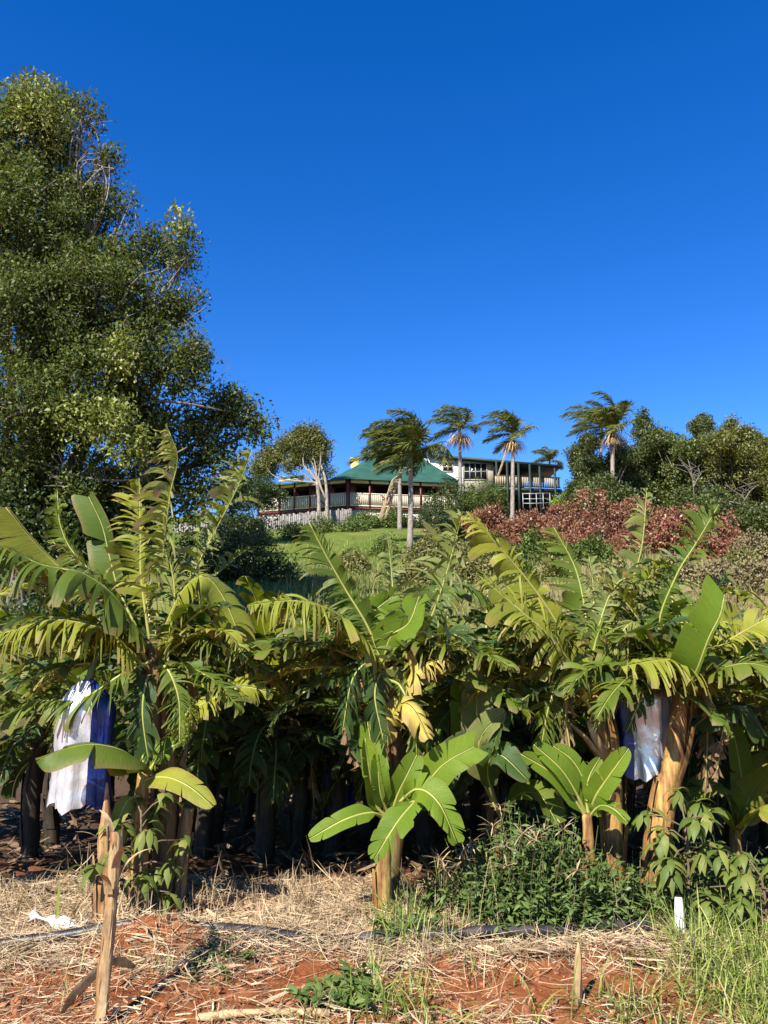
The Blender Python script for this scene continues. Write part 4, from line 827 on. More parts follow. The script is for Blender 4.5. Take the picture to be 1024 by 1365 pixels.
weed('weeds at the foot of the stout right-hand plant', gp(850, 5.0), .14, .2, 22, 11)
def sedge(lab, p, h, seed, n=5):
    r = np.random.default_rng(seed); o = thing('seeding_grass', lab, 'grass stalks', p, 'brown seed-head grasses'); st = MB(); hd = MB()
    for i in range(n):
        b = p+A(.07*r.normal(), .05*r.normal(), 0); tip = b+A(.16*r.normal(), .1*r.normal(), h*(.6+.5*r.random())); st.tube(spl([b, (b+tip)/2+.03*r.normal(size=3), tip], 6), .0022, 4, cap=False)
        m = 11; az = np.arange(m)*2*PI/m+r.random(); D = np.stack([np.cos(az), np.sin(az), .2+.5*r.normal(size=m)], -1)
        hd.strips(np.repeat(tip[None], m, 0), D, np.stack([-np.sin(az), np.cos(az), 0*az], -1), .07+.05*r.random(m), .0035, A(0, 0, -.5)*np.ones((m, 1)), 3, prof=[.4, .8, 1.2, .2])
    st.build('stalks', M['twig'], o); hd.build('seed_heads', M['dry'], o)
sedge('brown star-headed grass stalks right of the broad-leaved pup', gp(655, 5.1), .62, 1, 7)
sedge('brown seed-head grass stalks just right of the pup stem', gp(598, 5.15), .45, 2, 5)
sedge('grass stalks standing over the middle of the weed clump', gp(715, 4.95), .62, 3, 6)
p = gp(47+30, 4.9); mb = MB(); mb.strips([gp(76, 4.95)], [A(-.05, 0, 1)], [A(1, 0, 0)], .28, .011, [A(.1, 0, 0)], 5); o = mb.build('grass_shoot', M['grass'], origin=gp(76, 4.95)); tag(o, 'single upright green shoot in the straw near the left edge', 'shoot')
# clods of red soil
ico = []
t_ = (1+5**.5)/2
iv = nrm(np.array([[-1, t_, 0], [1, t_, 0], [-1, -t_, 0], [1, -t_, 0], [0, -1, t_], [0, 1, t_], [0, -1, -t_], [0, 1, -t_], [t_, 0, -1], [t_, 0, 1], [-t_, 0, -1], [-t_, 0, 1]], float))
it = np.array([[0, 11, 5], [0, 5, 1], [0, 1, 7], [0, 7, 10], [0, 10, 11], [1, 5, 9], [5, 11, 4], [11, 10, 2], [10, 7, 6], [7, 1, 8], [3, 9, 4], [3, 4, 2], [3, 2, 6], [3, 6, 8], [3, 8, 9], [4, 9, 5], [2, 4, 11], [6, 2, 10], [8, 6, 7], [9, 8, 1]])
mb = MB(); q_ = 2600; x = RNG.uniform(-3, 3, q_); y = RNG.uniform(3.05, 5.6, q_); k = RNG.random(q_) < np.clip(1.15-straw_density(x, y), .08, 1); x, y = x[k], y[k]; q_ = len(x); s_ = RNG.gamma(1.6, .0055, q_)+.003
V = iv[None]*(1+.28*RNG.normal(size=(q_, 12, 1)))*s_[:, None, None]*A(1, 1, .7)+np.stack([x, y, G(x, y)+s_*.2], -1)[:, None]
mb.add(V, None, (it[None]+12*np.arange(q_)[:, None, None]).reshape(-1, 3)); kind(mb.build('soil_clods', M['clod'], smooth=True), 'stuff')
# ------------------------------------------------------------------ trees and shrubs
def crown(mb, blobs, ncl, per, leaf, seed, spread=.32, shell=(.55, 1.05), squash=1.0, up=.0, wr=.26):
    r = np.random.default_rng(seed); b = np.array(blobs, float); vol = b[:, 3]**2.3; ix = r.choice(len(b), ncl, p=vol/vol.sum())
    d = nrm(r.normal(size=(ncl, 3))); c = b[ix, :3]+d*A(1, 1, squash)*(b[ix, 3]*r.uniform(*shell, ncl)**.6)[:, None]
    n = (per*(.5+r.random(ncl))).astype(int); k = np.repeat(np.arange(ncl), n); N = len(k)
    g = r.normal(size=(N, 3)); g *= np.minimum(1, 1.5/np.maximum(np.linalg.norm(g, axis=1, keepdims=True), .1))
    P = c[k]+g*spread*(.6+.8*r.random(ncl))[k][:, None]
    D = nrm(r.normal(size=(N, 3))+d[k]*.7+A(0, 0, up)); Nn = nrm(r.normal(size=(N, 3))*.7+d[k]*.5+A(0, 0, .6))
    L = leaf*(.6+.8*r.random(N)); mb.cards(P, D, Nn, L, L*wr); return c, b[ix, :3]
def limbs(mb, base, fork, blobs, r0, seed, cl=None, ntw=0, wob=.35, tw=.02):
    r = np.random.default_rng(seed); base, fork = A(*base), A(*fork)
    P = spl([base-A(0, 0, .2), base+(fork-base)*.5+r.normal(size=3)*A(.12, .12, 0)*r0*4, fork], 9); mb.tube(P, np.linspace(r0*1.25, r0*.8, 9), 9, lump=.06, seed=seed)
    for b in blobs:
        c = A(*b[:3]); L = np.linalg.norm(c-fork); m = fork+(c-fork)*.5+r.normal(size=3)*L*wob*.25+A(0, 0, -.05*L)
        mb.tube(spl([fork-(fork-base)*.12*r.random(), m, c], 9), np.linspace(r0*.5, r0*.12, 9), 6, lump=.06, seed=seed, cap=False)
    if cl is not None and ntw:
        cc, bb = cl
        for i in r.choice(len(cc), min(ntw, len(cc)), replace=False):
            a, e = bb[i]+(r.normal(size=3)*.15), cc[i]; mb.tube(spl([a, (a+e)/2+r.normal(size=3)*.12*np.linalg.norm(e-a), e], 5), np.linspace(tw, tw*.35, 5), 4, cap=False)
def subs(blobs, seed, k=4, f=.42):
    r = np.random.default_rng(seed); out = []
    for q in blobs:
        out.append((*q[:3], q[3]*.75))
        for _ in range(k):
            d = nrm(r.normal(size=3)); rr = q[3]*f*(.7+.6*r.random()); out.append((*(A(*q[:3])+d*(q[3]*1.05-rr*.7)), rr))
    return out
def tree(name, lab, cat, base, forkh, blobs, ncl, per, leaf, mat, seed, r0=.18, bark='bark', ntw=60, group=None, spread=.32, twr=.02, **kw):
    o = thing(name, lab, cat, base, group); mb = MB(); cl = crown(mb, subs(blobs, seed+9), int(ncl*1.9), int(per*1.05), leaf*.68, seed, spread*.62, up=.15, **kw); tk = MB()
    limbs(tk, base, A(*base)+A(*forkh), blobs, r0, seed, cl, ntw, tw=twr); tk.build('trunk', M[bark], o); mb.build('crown', M[mat], o); return o
def wb(px, py, rpx, d):
    p = W(px, py, d); return (*p, rpx*d/F)
# the big tree on the left
bt = gp(20, 20.5)
bl = [wb(*q) for q in ((60, 625, 52, 18.7), (115, 640, 40, 18.5), (5, 650, 55, 18.8), (175, 645, 32, 18.9), (72, 240, 46, 19.6), (85, 350, 55, 19), (150, 350, 40, 19.5), (175, 455, 50, 19), (85, 465, 55, 18.6), (10, 245, 60, 19.4), (5, 365, 60, 18.8), (60, 135, 34, 20), (112, 152, 24, 20), (25, 185, 72, 20), (80, 176, 40, 20), (-60, 230, 90, 20), (30, 300, 90, 19), (105, 290, 60, 20), (142, 213, 16, 19.5), (165, 275, 26, 19.7), (204, 335, 38, 20), (246, 345, 24, 19.5), (120, 395, 85, 19), (205, 415, 48, 19.5), (246, 405, 26, 19.6), (40, 430, 95, 18.5), (120, 510, 85, 18.5), (225, 490, 54, 19), (262, 470, 26, 19.2), (275, 545, 42, 20), (315, 548, 30, 20.4), (338, 572, 22, 20.5), (20, 545, 80, 18), (240, 590, 55, 20), (275, 640, 34, 20), (255, 665, 26, 20), (180, 560, 55, 19), (-80, 420, 110, 20), (10, 620, 40, 19.5), (210, 640, 40, 20.6), (20, 690, 60, 21), (110, 690, 55, 21.5), (190, 690, 45, 21.5), (300, 610, 32, 20.5), (310, 660, 30, 21), (-40, 640, 60, 20))]
o = thing('big_tree', 'huge dark-leaved spreading tree filling the left side of the sky', 'tree', bt)
rb = np.random.default_rng(77); sub = []
for q in bl:
    for _ in range(int(7+q[3]*9)):
        dv = nrm(rb.normal(size=3)); rr = q[3]*(.22+.2*rb.random()); sub.append((*(A(*q[:3])+dv*A(1, 1, .9)*(q[3]-rr*.8)), max(rr, .22)))
mb = MB(); cl = crown(mb, sub+[(*q[:3], q[3]*.8) for q in bl], 7000, 34, .10, 5, spread=.2, shell=(.4, 1.0), squash=.95, up=.08); cl = (cl[0], cl[1]); tk = MB()
limbs(tk, bt, W(55, 700, 20.6), bl, .26, 5, cl, 900, tw=.02)
br = MB(); r_ = np.random.default_rng(8)
for q in range(150):
    b = bl[int(r_.integers(0, 34))]; c = A(*b[:3]); d = nrm(r_.normal(size=3)*A(1, .5, .7)+A(.25, -.75, .15)); e = c+d*b[3]*r_.uniform(.55, .9); f = A(*W(60, 600, 20)); m = c*.72+f*.28
    P = spl([m, m*.45+e*.55+r_.normal(size=3)*.28, e, e+(e-m)*.06*r_.random()+r_.normal(size=3)*.1], 10); br.tube(P, np.linspace(.035, .007, 10), 5, cap=False, lump=.1)
    for k in (5, 7):
        g = P[k]; br.tube(spl([g, g+r_.normal(size=3)*.25+d*.2, g+r_.normal(size=3)*.2+d*.25], 5), np.linspace(.014, .004, 5), 4, cap=False)
br.build('branches', M['barkp'], o)
for pts in ([(60, 640, 20), (30, 622, 19), (90, 634, 18.6), (150, 622, 18.3), (215, 612, 18.2), (250, 596, 18.2)], [(55, 640, 20), (0, 600, 19), (50, 615, 18.4), (120, 638, 18.2), (190, 640, 18.1)], [(60, 600, 20), (80, 470, 19), (150, 420, 18.6), (180, 372, 18.4), (212, 360, 18.4)], [(60, 600, 20), (0, 420, 18.5), (40, 372, 18), (70, 355, 18), (110, 340, 18.2)], [(60, 600, 20), (160, 560, 18.8), (200, 535, 18.6), (260, 540, 18.8), (300, 548, 19.3)], [(60, 600, 20), (20, 330, 18.6), (40, 270, 18.4), (75, 240, 18.6)], [(60, 610, 20), (10, 560, 18), (60, 545, 17.6), (110, 520, 17.8)], [(60, 600, 20), (70, 420, 18.4), (110, 385, 18), (140, 385, 18.2)], [(55, 650, 20), (120, 662, 19), (180, 655, 18.6), (240, 660, 18.6)]):
    tk.tube(spl([W(*q) for q in pts], 14), np.linspace(.075, .02, 14), 6, lump=.12, seed=1, cap=False)
tk.build('trunk', M['bark'], o); mb.build('crown', M['fig'], o)
yb = MB(); crown(yb, [wb(95, 560, 30, 17.4), wb(145, 560, 34, 17.5), (*W(170, 590, 17.6), .5), wb(165, 470, 30, 17.6), wb(60, 155, 45, 19), wb(235, 300, 20, 19), wb(30, 130, 30, 19)], 260, 26, .115, 6, spread=.2, shell=(.3, 1.05)); yb.build('young_foliage', M['figy'], o)
# shrubs in its shade
for k, (px, py, rp, d, lab) in enumerate(((35, 690, 62, 18.6, 'dark bush right before the foot of the big tree'), (150, 700, 50, 19.5, 'dark bush below the bare lower limbs of the big tree'), (20, 740, 90, 25, 'dark bush under the big tree at the left edge'), (110, 730, 80, 27, 'dark bush under the big tree left of its hanging branches'), (215, 735, 70, 29, 'dark bush in the tree shade below the lollipop shrub'), (330, 745, 52, 30, 'low dark bush added for the tree shadow on the grass at the fence foot'), (345, 655, 26, 44, 'dark shrub against the left end of the veranda'), (318, 700, 26, 40, 'dark shrub before the left end of the paling fence'))):  # fence-foot bush added where only tree shadow lies on the grass
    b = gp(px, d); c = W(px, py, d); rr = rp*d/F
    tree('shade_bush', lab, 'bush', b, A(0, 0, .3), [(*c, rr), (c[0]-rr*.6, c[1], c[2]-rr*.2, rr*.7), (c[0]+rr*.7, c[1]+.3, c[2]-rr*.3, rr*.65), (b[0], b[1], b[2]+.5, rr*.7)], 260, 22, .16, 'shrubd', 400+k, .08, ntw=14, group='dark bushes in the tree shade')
# lollipop shrub
b = gp(257, 40); c = W(257, 690, 40); tree('round_shrub', 'small bright green round-headed shrub on a thin trunk before the fence', 'shrub', b, c-b-A(0, 0, .3), [(*c, .38), (c[0]-.25, c[1], c[2]-.1, .28), (c[0]+.25, c[1], c[2]-.08, .28)], 90, 18, .11, 'shruby', 420, .04, ntw=6, spread=.1)
# tree by the house
b = gp(425, 56); tree('gum_tree', 'sparse grey-trunked tree standing before the veranda', 'tree', b, W(423, 640, 56)-b, [wb(*q) for q in ((408, 592, 24, 57), (428, 590, 16, 57), (390, 615, 18, 57), (425, 612, 18, 57), (360, 622, 16, 59), (345, 628, 12, 59), (403, 575, 14, 57), (366, 606, 20, 58), (385, 590, 20, 57.5), (352, 618, 16, 58), (415, 578, 16, 57), (433, 628, 12, 57))], 560, 24, .22, 'treeo', 421, .15, 'barkp', 70, spread=.42, shell=(.3, 1.05), twr=.05)
tk = MB(); tk.tube(spl([gp(436, 55.5), W(436, 670, 55.5), W(434, 640, 55.8), W(428, 620, 56.5)], 10), np.linspace(.16, .07, 10), 6); tk.tube(spl([W(436, 668, 55.5), W(428, 650, 55.5), W(424, 635, 56)], 8), .08, 6); o2 = bpy.context.scene.objects.get('gum_tree'); tk.build('second_trunk', M['barkp'], o2)
# garden shrubs on the slope below the house
GS = 'garden shrubs below the house'
for k, (px, py, rp, d, mt, lab) in enumerate(((492, 698, 20, 54, 'shrub', 'rounded green shrub right of the fence end'), (472, 715, 22, 50, 'shrub', 'low green hedge shrub along the slope below the fence'), (430, 716, 22, 50, 'shrub', 'spreading low shrub below the middle of the fence'), (388, 728, 18, 47, 'shrubd', 'low dark shrub below the left part of the fence'), (525, 690, 16, 54, 'shrub', 'green shrub left of the large leaning palm foot'), (575, 690, 26, 54, 'shrubd', 'dark shrub right behind the large palm trunk'), (600, 668, 30, 56, 'shrubd', 'tall dark shrub before the white gable'), (628, 664, 26, 56, 'shrub', 'shrub with pale blossoms below the dark window'), (655, 668, 22, 57, 'shrub', 'leafy green shrub below the deck pillar'), (600, 712, 22, 47, 'shrub', 'yellow-green shrub on the slope right of the large palm'), (640, 700, 22, 46, 'shrub', 'green shrub left of the red bushes'), (762, 668, 22, 58, 'shruby', 'bright young shrub at the right end of the deck'), (660, 735, 24, 36, 'shrub', 'yellow-green brush in front of the red bushes'), (720, 735, 24, 35, 'shrub', 'yellow-green brush under the middle red bushes'), (790, 735, 22, 34, 'shrub', 'scrubby green bush under the tallest red bush'), (690, 770, 20, 30, 'shrub', 'low scrub in the hill grass behind the long left-reaching leaf'), (512, 742, 20, 40, 'shrub', 'small scrub at the lawn edge left of the palm'), (575, 735, 24, 37, 'weedsh', 'weedy bush on the slope just right of the large palm foot'), (610, 745, 26, 33, 'weedsh', 'weedy bush behind the tallest leaf of the middle plant'), (640, 760, 24, 30, 'weedsh', 'weedy bush left of the long left-reaching leaf'), (560, 775, 22, 28, 'weedsh', 'weedy bush low on the slope above the middle plant'), (470, 760, 20, 34, 'weedsh', 'weedy bush at the lower end of the lawn'), (745, 775, 18, 30, 'weedsh', 'weedy bush under the front red bushes'), (820, 778, 18, 29, 'weedsh', 'weedy bush between the torn right-hand leaves'), (905, 780, 22, 28, 'brush', 'brown dry bush below the rightmost red bushes'), (960, 785, 26, 27, 'brush', 'brown dry bush above the whole upright leaf'), (1010, 740, 26, 33, 'brush', 'tan dry bush at the right edge beside the red bushes'), (1015, 790, 26, 26, 'brush', 'brown dry bush at the right edge low on the slope'), (990, 760, 20, 31, 'weedsh', 'olive scrub in the dry slope at the right'))):
    b = gp(px, d); c = W(px, py, d); rr = rp*d/F
    tree('garden_shrub', lab, 'shrub', b, A(0, 0, .3), [(*c, rr), (c[0]-rr*.8, c[1], c[2]-rr*.3, rr*.65), (c[0]+rr*.8, c[1]+.3, c[2]-rr*.35, rr*.6), (b[0], b[1], b[2]+.4, rr*.8)], 150, 20, .19, mt, 430+k, .06, ntw=14, group=GS)
# red bushes
GRD = 'red-leaved bushes across the hillside'
for k, (px, py, rp, d, lab) in enumerate(((655, 698, 22, 42, 'leftmost low red-leaved bush below the deck'), (700, 700, 24, 41, 'low red-leaved bush below the farm gate'), (745, 697, 30, 40, 'red-leaved bush left of the tallest one'), (800, 695, 38, 39, 'tallest red-leaved bush with the highest crown'), (855, 700, 36, 39, 'red-leaved bush right of the tallest one'), (905, 705, 34, 38, 'red-leaved bush behind the leaning torn leaf'), (960, 722, 32, 37, 'rightmost red-leaved bush next to the dry slope'), (945, 745, 24, 36, 'small low red-leaved bush in front at the right'), (770, 725, 26, 37, 'small red-leaved bush in front of the tallest one'), (835, 730, 26, 37, 'front red-leaved bush in the middle of the mass'))):
    b = gp(px, d); c = W(px, py, d); rr = rp*d/F; r = np.random.default_rng(k)
    tree('red_bush', lab, 'bush', b, A(0, 0, .3), [(*c, rr)]+[(c[0]+rr*r.normal()*.8, c[1]+rr*.4*r.normal(), c[2]-rr*(.1+.5*r.random()), rr*.6) for _ in range(4)]+[(b[0], b[1], b[2]+.4, rr*.8)], 240, 20, .20, 'red', 460+k, .07, ntw=24, group=GRD, spread=.26)
# trees at the right
GT = 'tree stand along the right skyline'
TR = [('dark conical tree at the left of the right-hand stand', 782, 58, [(785, 590, 14), (780, 612, 20), (785, 640, 26), (770, 660, 22), (795, 670, 24)], 'treed'),
 ('tree with the tall pointed dark top', 858, 57, [(856, 560, 10), (858, 578, 16), (868, 600, 26), (855, 630, 34), (880, 640, 36), (850, 665, 30)], 'treed'),
 ('broad rounded green tree in the middle of the right stand', 905, 55, [(895, 598, 26), (918, 600, 24), (890, 625, 32), (925, 630, 30), (900, 660, 34), (880, 590, 14)], 'treeg'),
 ('olive-green spreading tree near the right edge', 968, 54, [(958, 590, 22), (985, 592, 24), (960, 620, 32), (995, 625, 30), (970, 655, 34), (975, 575, 12)], 'treeo'),
 ('olive tree at the right edge', 1020, 55, [(1015, 605, 24), (1035, 620, 30), (1010, 640, 30), (1030, 665, 34)], 'treeo'),
 ('small feathery tree top poking above the stand', 934, 62, [(934, 562, 9), (930, 570, 8), (942, 568, 8), (934, 585, 8)], 'treed'),
 ('dark undergrowth tree below the pale dead limbs', 940, 50, [(930, 668, 24), (955, 678, 24), (985, 690, 26), (1015, 700, 26)], 'treed'),
 ('dark tree directly behind the tallest red bush', 820, 54, [(815, 640, 28), (835, 655, 26), (800, 665, 24), (825, 610, 18)], 'treed'),
 ('pale feathery tree top near the right skyline', 1000, 62, [(1008, 588, 10), (998, 580, 8), (1016, 592, 8)], 'treed')]
for k, (lab, px, d, bs_, mt) in enumerate(TR):
    b = gp(px, d); r = np.random.default_rng(k+70); bl = []
    for (x, y, q) in bs_:
        for s in range(3): bl.append(wb(x+q*.55*r.normal()*(s > 0), y+q*.4*r.normal()*(s > 0), q*(1 if s == 0 else .55), d+r.normal()*1.2))
    top = min(q[1] for q in bs_)
    tree('hill_tree', lab, 'tree', b, W(px, 660, d)-b if d < 60 else W(px, 640, d)-b, bl, 90 if len(bs_) < 5 and 'feathery' in lab else 700, 30, .26, mt, 480+k, .16, ntw=40, group=GT, spread=.42, shell=(.35, 1.1), twr=.045)
b = gp(928, 50.5); tk = MB(); o = thing('dead_tree', 'pale bare dead limbs in front of the right-hand trees', 'tree', b, GT)
for pts in ([(926, 700), (925, 655), (922, 630), (917, 612)], [(924, 650), (930, 638), (936, 630)], [(925, 640), (918, 627), (914, 622)], [(1000, 700), (996, 670), (980, 655), (966, 646)], [(992, 668), (1000, 655), (1008, 648)]):
    Q = spl([W(x, y, 50.5) for x, y in pts], 8); tk.tube(Q, np.linspace(.06, .02, 8), 6, lump=.1)
    for q in range(4):
        e = Q[3+q]; tk.tube([e, e+A(.4*RNG.normal(), .2, .5*RNG.random()+.1), e+A(.8*RNG.normal(), .3, .6+.5*RNG.random())], [.03, .022, .01], 5)
tk.build('limbs', M['bark'], o)
# ------------------------------------------------------------------ palms
def palm(lab, foot, crownp, nf, fl, seed, r0=.16, wind=1., lean=0., tassel=None, dead=0, mat='palm', thin=False):
    r = np.random.default_rng(seed); o = thing('palm_tree', lab, 'palm', foot, 'palms around the house'); f, c = A(*foot), A(*crownp)
    tk = MB(); tk.tube(spl([f-A(0, 0, .2), f+(c-f)*.5+A(lean, 0, 0), c], 14), np.linspace(r0*1.15, r0*.8, 14), 9, lump=.03); tk.build('trunk', M['palmt'], o)
    sh = MB(); sh.tube([c-A(0, 0, .3), c+A(0, 0, .35), c+A(0, 0, .9)], [r0*.95, r0*.8, r0*.3], 8); sh.build('crownshaft', M['stemg'], o)
    for i in range(nf):
        az = i*2.4+r.normal()*.3; el = 1.35-1.5*(i/nf)+r.normal()*.15; P = [c+A(0, 0, .6)]; d = A(math.cos(az)*math.cos(el), math.sin(az)*math.cos(el), math.sin(el))
        L = fl*(.75+.4*r.random())
        for s in range(9):
            P.append(P[-1]+d*L/9); d = nrm(d+(A(-1.5, .1, .1)*wind*(.35+.1*s)+A(0, 0, -.75)*(.15+.2*s))/3.6)
        P = np.array(P); mb = MB(); mb.tube(P, np.linspace(.045, .01, 10), 5, cap=False)
        S = spl(P, 64)[6:]; T = nrm(np.gradient(S, axis=0)); B = nrm(np.cross(T, A(0, 0, 1))+1e-3)
        for s in (-1, 1):
            m = len(S); D = nrm(s*B*(.8+.2*r.random((m, 1)))+T*.7+A(0, 0, .25)*r.normal(size=(m, 1)))
            mb.strips(S, D, T+.4*r.normal(size=(m, 3)), fl*.30*(np.sin(np.linspace(.35, 2.95, m))*.9+.1)*(.8+.4*r.random(m)), .034 if not thin else .03, np.repeat(A(-1.1, 0, -1.0)[None]*(.6+.5*wind), m, 0)+.3*r.normal(size=(m, 3)), 3)
        mb.build('frond', M[mat], o)
    for i in range(dead):
        P = spl([c+A(0, 0, -.1), c+A(-.5, -.3, -.5), c+A(-.9-.2*i, -.3, -1.6), c+A(-1.35-.2*i, -.2, -2.8)], 30); mb = MB(); mb.tube(P, np.linspace(.05, .015, 30), 5, cap=False)
        for s in (-1, 1): mb.strips(P[6:], A(-.15*s, -.2, -1)*np.ones((24, 1)), A(1, .3, 0)*np.ones((24, 1)), .30, .022, A(-.2, 0, -.5)*np.ones((24, 1)), 3)
        mb.build('dead_frond', M['dry'], o)
    if tassel:
        mb = MB(); m = 240; a = r.random(m)*6.28; s = .55*r.random(m); b = c+A(0, 0, -.35)+.06*r.normal(size=(m, 3))
        mb.strips(b, np.stack([np.cos(a)*s, np.sin(a)*s, .25*np.ones(m)], -1), np.stack([-np.sin(a), np.cos(a), 0*a], -1), tassel*(.7+.5*r.random(m)), .030, A(0, 0, -3.2)*np.ones((m, 1)), 4); mb.build('flower_stalks', M['tassel'], o)
    return o
palm('large shaggy palm leaning in the wind before the green roof', gp(546, 41.5), W(547, 618, 41.5), 30, 3.1, 1, .15, 1., .05, None, 2)
palm('slender palm with tan flower stalks above the white gable', gp(614, 58), W(613, 582, 58), 11, 2.7, 2, .15, 1., 0, 1.5)
palm('slender palm with tan flower stalks before the deck', gp(683, 56), W(684, 590, 56), 12, 2.9, 3, .15, .8, 0, 1.3, 1)
palm('palm with flower stalks rising from the right-hand trees', gp(816, 53), W(817, 582, 53), 16, 3.0, 4, .16, .6, 0, 1.4)
palm('palm partly behind the flowering one at the right-hand trees', gp(800, 60), W(801, 580, 60), 12, 3.2, 5, .16, .9)
palm('distant palm behind the right end of the deck roof', gp(735, 80), W(733, 622, 80), 10, 2.2, 6, .15, .6)
palm('palm with drooping fronds behind the large shaggy palm', gp(533, 52), W(533, 632, 52), 9, 2.0, 7, .15, .8, 0, None, 1)
# ------------------------------------------------------------------ the house
M['roofg'] = mat_plain('green_roof_iron', (.032, .105, .062), .5, .35, 1.2)
M['cream'] = mat_plain('cream_paint', (.58, .52, .38), .7, .12, 2); M['wallw'] = mat_plain('white_paint', (.78, .77, .72), .7, .08, 2)
M['beige'] = mat_plain('beige_wall', (.34, .28, .18), .8, .2, 2); M['maroon'] = mat_plain('maroon_paint', (.11, .018, .018), .5, .2, 2)
M['dkgreen'] = mat_plain('dark_green_paint', (.008, .02, .015), .6, .2, 2); M['yellow'] = mat_plain('yellow_render', (.62, .42, .12), .8, .15, 2)
M['dark'] = mat_plain('dark_interior', (.03, .028, .025), .8, .2, 2)  # shade under and behind the deck, put into the wall colour
def mat_glass():
    m, nt, N, Lk, bs = newmat('window_glass'); bs.inputs['Base Color'].default_value = (.012, .015, .02, 1); bs.inputs['Roughness'].default_value = .06; return m
M['glass'] = mat_glass(); M['paling'] = mat_streak('weathered_paling', [(.13, .12, .105), (.27, .25, .22), (.38, .355, .32)], (6, 6, .6), .9)
def XY(px, d): p = W(px, 660, d); return p[:2]
zz = lambda py, d: W(512, py, d)[2]
L_, C_, R_ = XY(344, 62.8), XY(464, 60), XY(606, 61.6)
zf, ze = zz(675, 60), zz(638, 60); zg = zf-1.6
H1 = thing('house', 'cream cottage with green hipped roof and maroon veranda posts on the hilltop', 'house', (*C_, float(G(*C_))), 'hilltop buildings')
mb = MB(); back_ = A(0, 2.4); mb.wall(L_+back_, C_+back_, zf, ze+.2, .15); mb.wall(C_+back_+A(.0, .1), R_+back_, zf, ze+.2, .15); mb.wall(R_+back_, R_+A(0, 9), zf-2, ze+.2, .15); mb.wall(L_+back_, L_+A(0, 7), zf-2, ze+.2, .15); mb.wall(L_+A(0, 7), R_+A(0, 9), zf-2, ze+.2, .15); mb.build('wall', M['beige'], H1)
mb = MB()
for a, b in ((L_, C_), (C_, R_)):
    q = [np.append(a, zf), np.append(b, zf), np.append(b+back_, zf), np.append(a+back_, zf)]; mb.slab(q, .18)
mb.build('veranda_floor', M['maroon'], H1)
mb = MB(); mb.wall(L_+A(.1, .25), C_+A(0, .25), zg-1.2, zf-.2, .1); mb.wall(C_+A(0, .25), R_+A(0, .25), zg-1.2, zf-.2, .1); mb.build('skirting', M['cream'], H1)
def on(a, b, px):   # plan point on segment a-b seen at column px
    lo, hi = 0., 1.
    for _ in range(40):
        m = (lo+hi)/2; p = a+(b-a)*m
        if px_of(p[0], p[1], zf+1)[0] < px: lo = m
        else: hi = m
    return a+(b-a)*lo
for px in (345, 373, 393, 414, 440): p = on(L_, C_, px); mb = MB(); mb.box((*p, (zf+ze)/2-.3), (.17, .17, ze-zf+.6)); mb.build('veranda_post', M['maroon'], H1)
for px in (493, 520, 561, 598): p = on(C_, R_, px); mb = MB(); mb.box((*p, (zf+ze)/2), (.15, .15, ze-zf)); mb.build('veranda_post', M['maroon'], H1)
mb = MB(); mb.box((*C_, (zf+ze)/2-.6), (.26, .26, ze-zf+1.2)); mb.build('veranda_post', M['maroon'], H1)
def balustrade(a, b, z0, z1, mat, par, railmat, step=.16, bw=.11):
    L = np.linalg.norm(b-a); d = (b-a)/L; n = A(-d[1], d[0]); ax = np.array([[*d, 0], [*n, 0], [0, 0, 1]]); mb = MB()
    for t in np.arange(step/2, L, step): mb.box((*(a+d*t), (z0+z1)/2), (bw, .03, z1-z0-.1), ax)
    o = mb.build('balustrade', mat, par); mb = MB()
    for z in (z0+.02, z1): mb.box((*((a+b)/2), z), (L, .09, .07), ax)
    mb.build('rail', railmat, o)
balustrade(L_, C_-A(.15, 0), zf+.06, zf+1.05, M['cream'], H1, M['cream']); balustrade(C_+A(.15, 0), R_, zf+.06, zf+1.05, M['cream'], H1, M['cream'])
mb = MB(); mb.wall(L_, C_-A(.2, 0), ze-.34, ze-.04, .06); mb.wall(C_+A(.2, 0), R_, ze-.34, ze-.04, .06); mb.build('valance', M['cream'], H1)
for px, w_, s, dr in ((365, 1.0, 0, 0), (383, .9, 0, 1), (402, 1.1, 0, 0), (452, 1., 0, 1), (482, 1.0, 1, 1), (508, 1.2, 1, 0), (545, 1.0, 1, 1), (580, 1.2, 1, 0)):
    a, b = (L_, C_) if s == 0 else (C_, R_); p = on(a, b, px)+back_-A(0, .16); d = nrm(b-a); ax = np.array([[*d, 0], [-d[1], d[0], 0], [0, 0, 1]])
    z0 = zf+.05 if dr else zf+.8; z1 = zf+2.05; mb = MB()
    for sx in (-1, 1): mb.box((*(p+d*sx*w_/2), (z0+z1)/2), (.12, .1, z1-z0+.12), ax)
    for z in (z0, z1): mb.box((*p, z), (w_-.12, .1, .1), ax)
    o = mb.build('door' if dr else 'window', M['maroon'], H1); mb = MB(); mb.box((*(p+A(0, .05)), (z0+z1)/2), (w_-.1, .03, z1-z0-.08), ax); mb.build('pane', M['glass'], o)
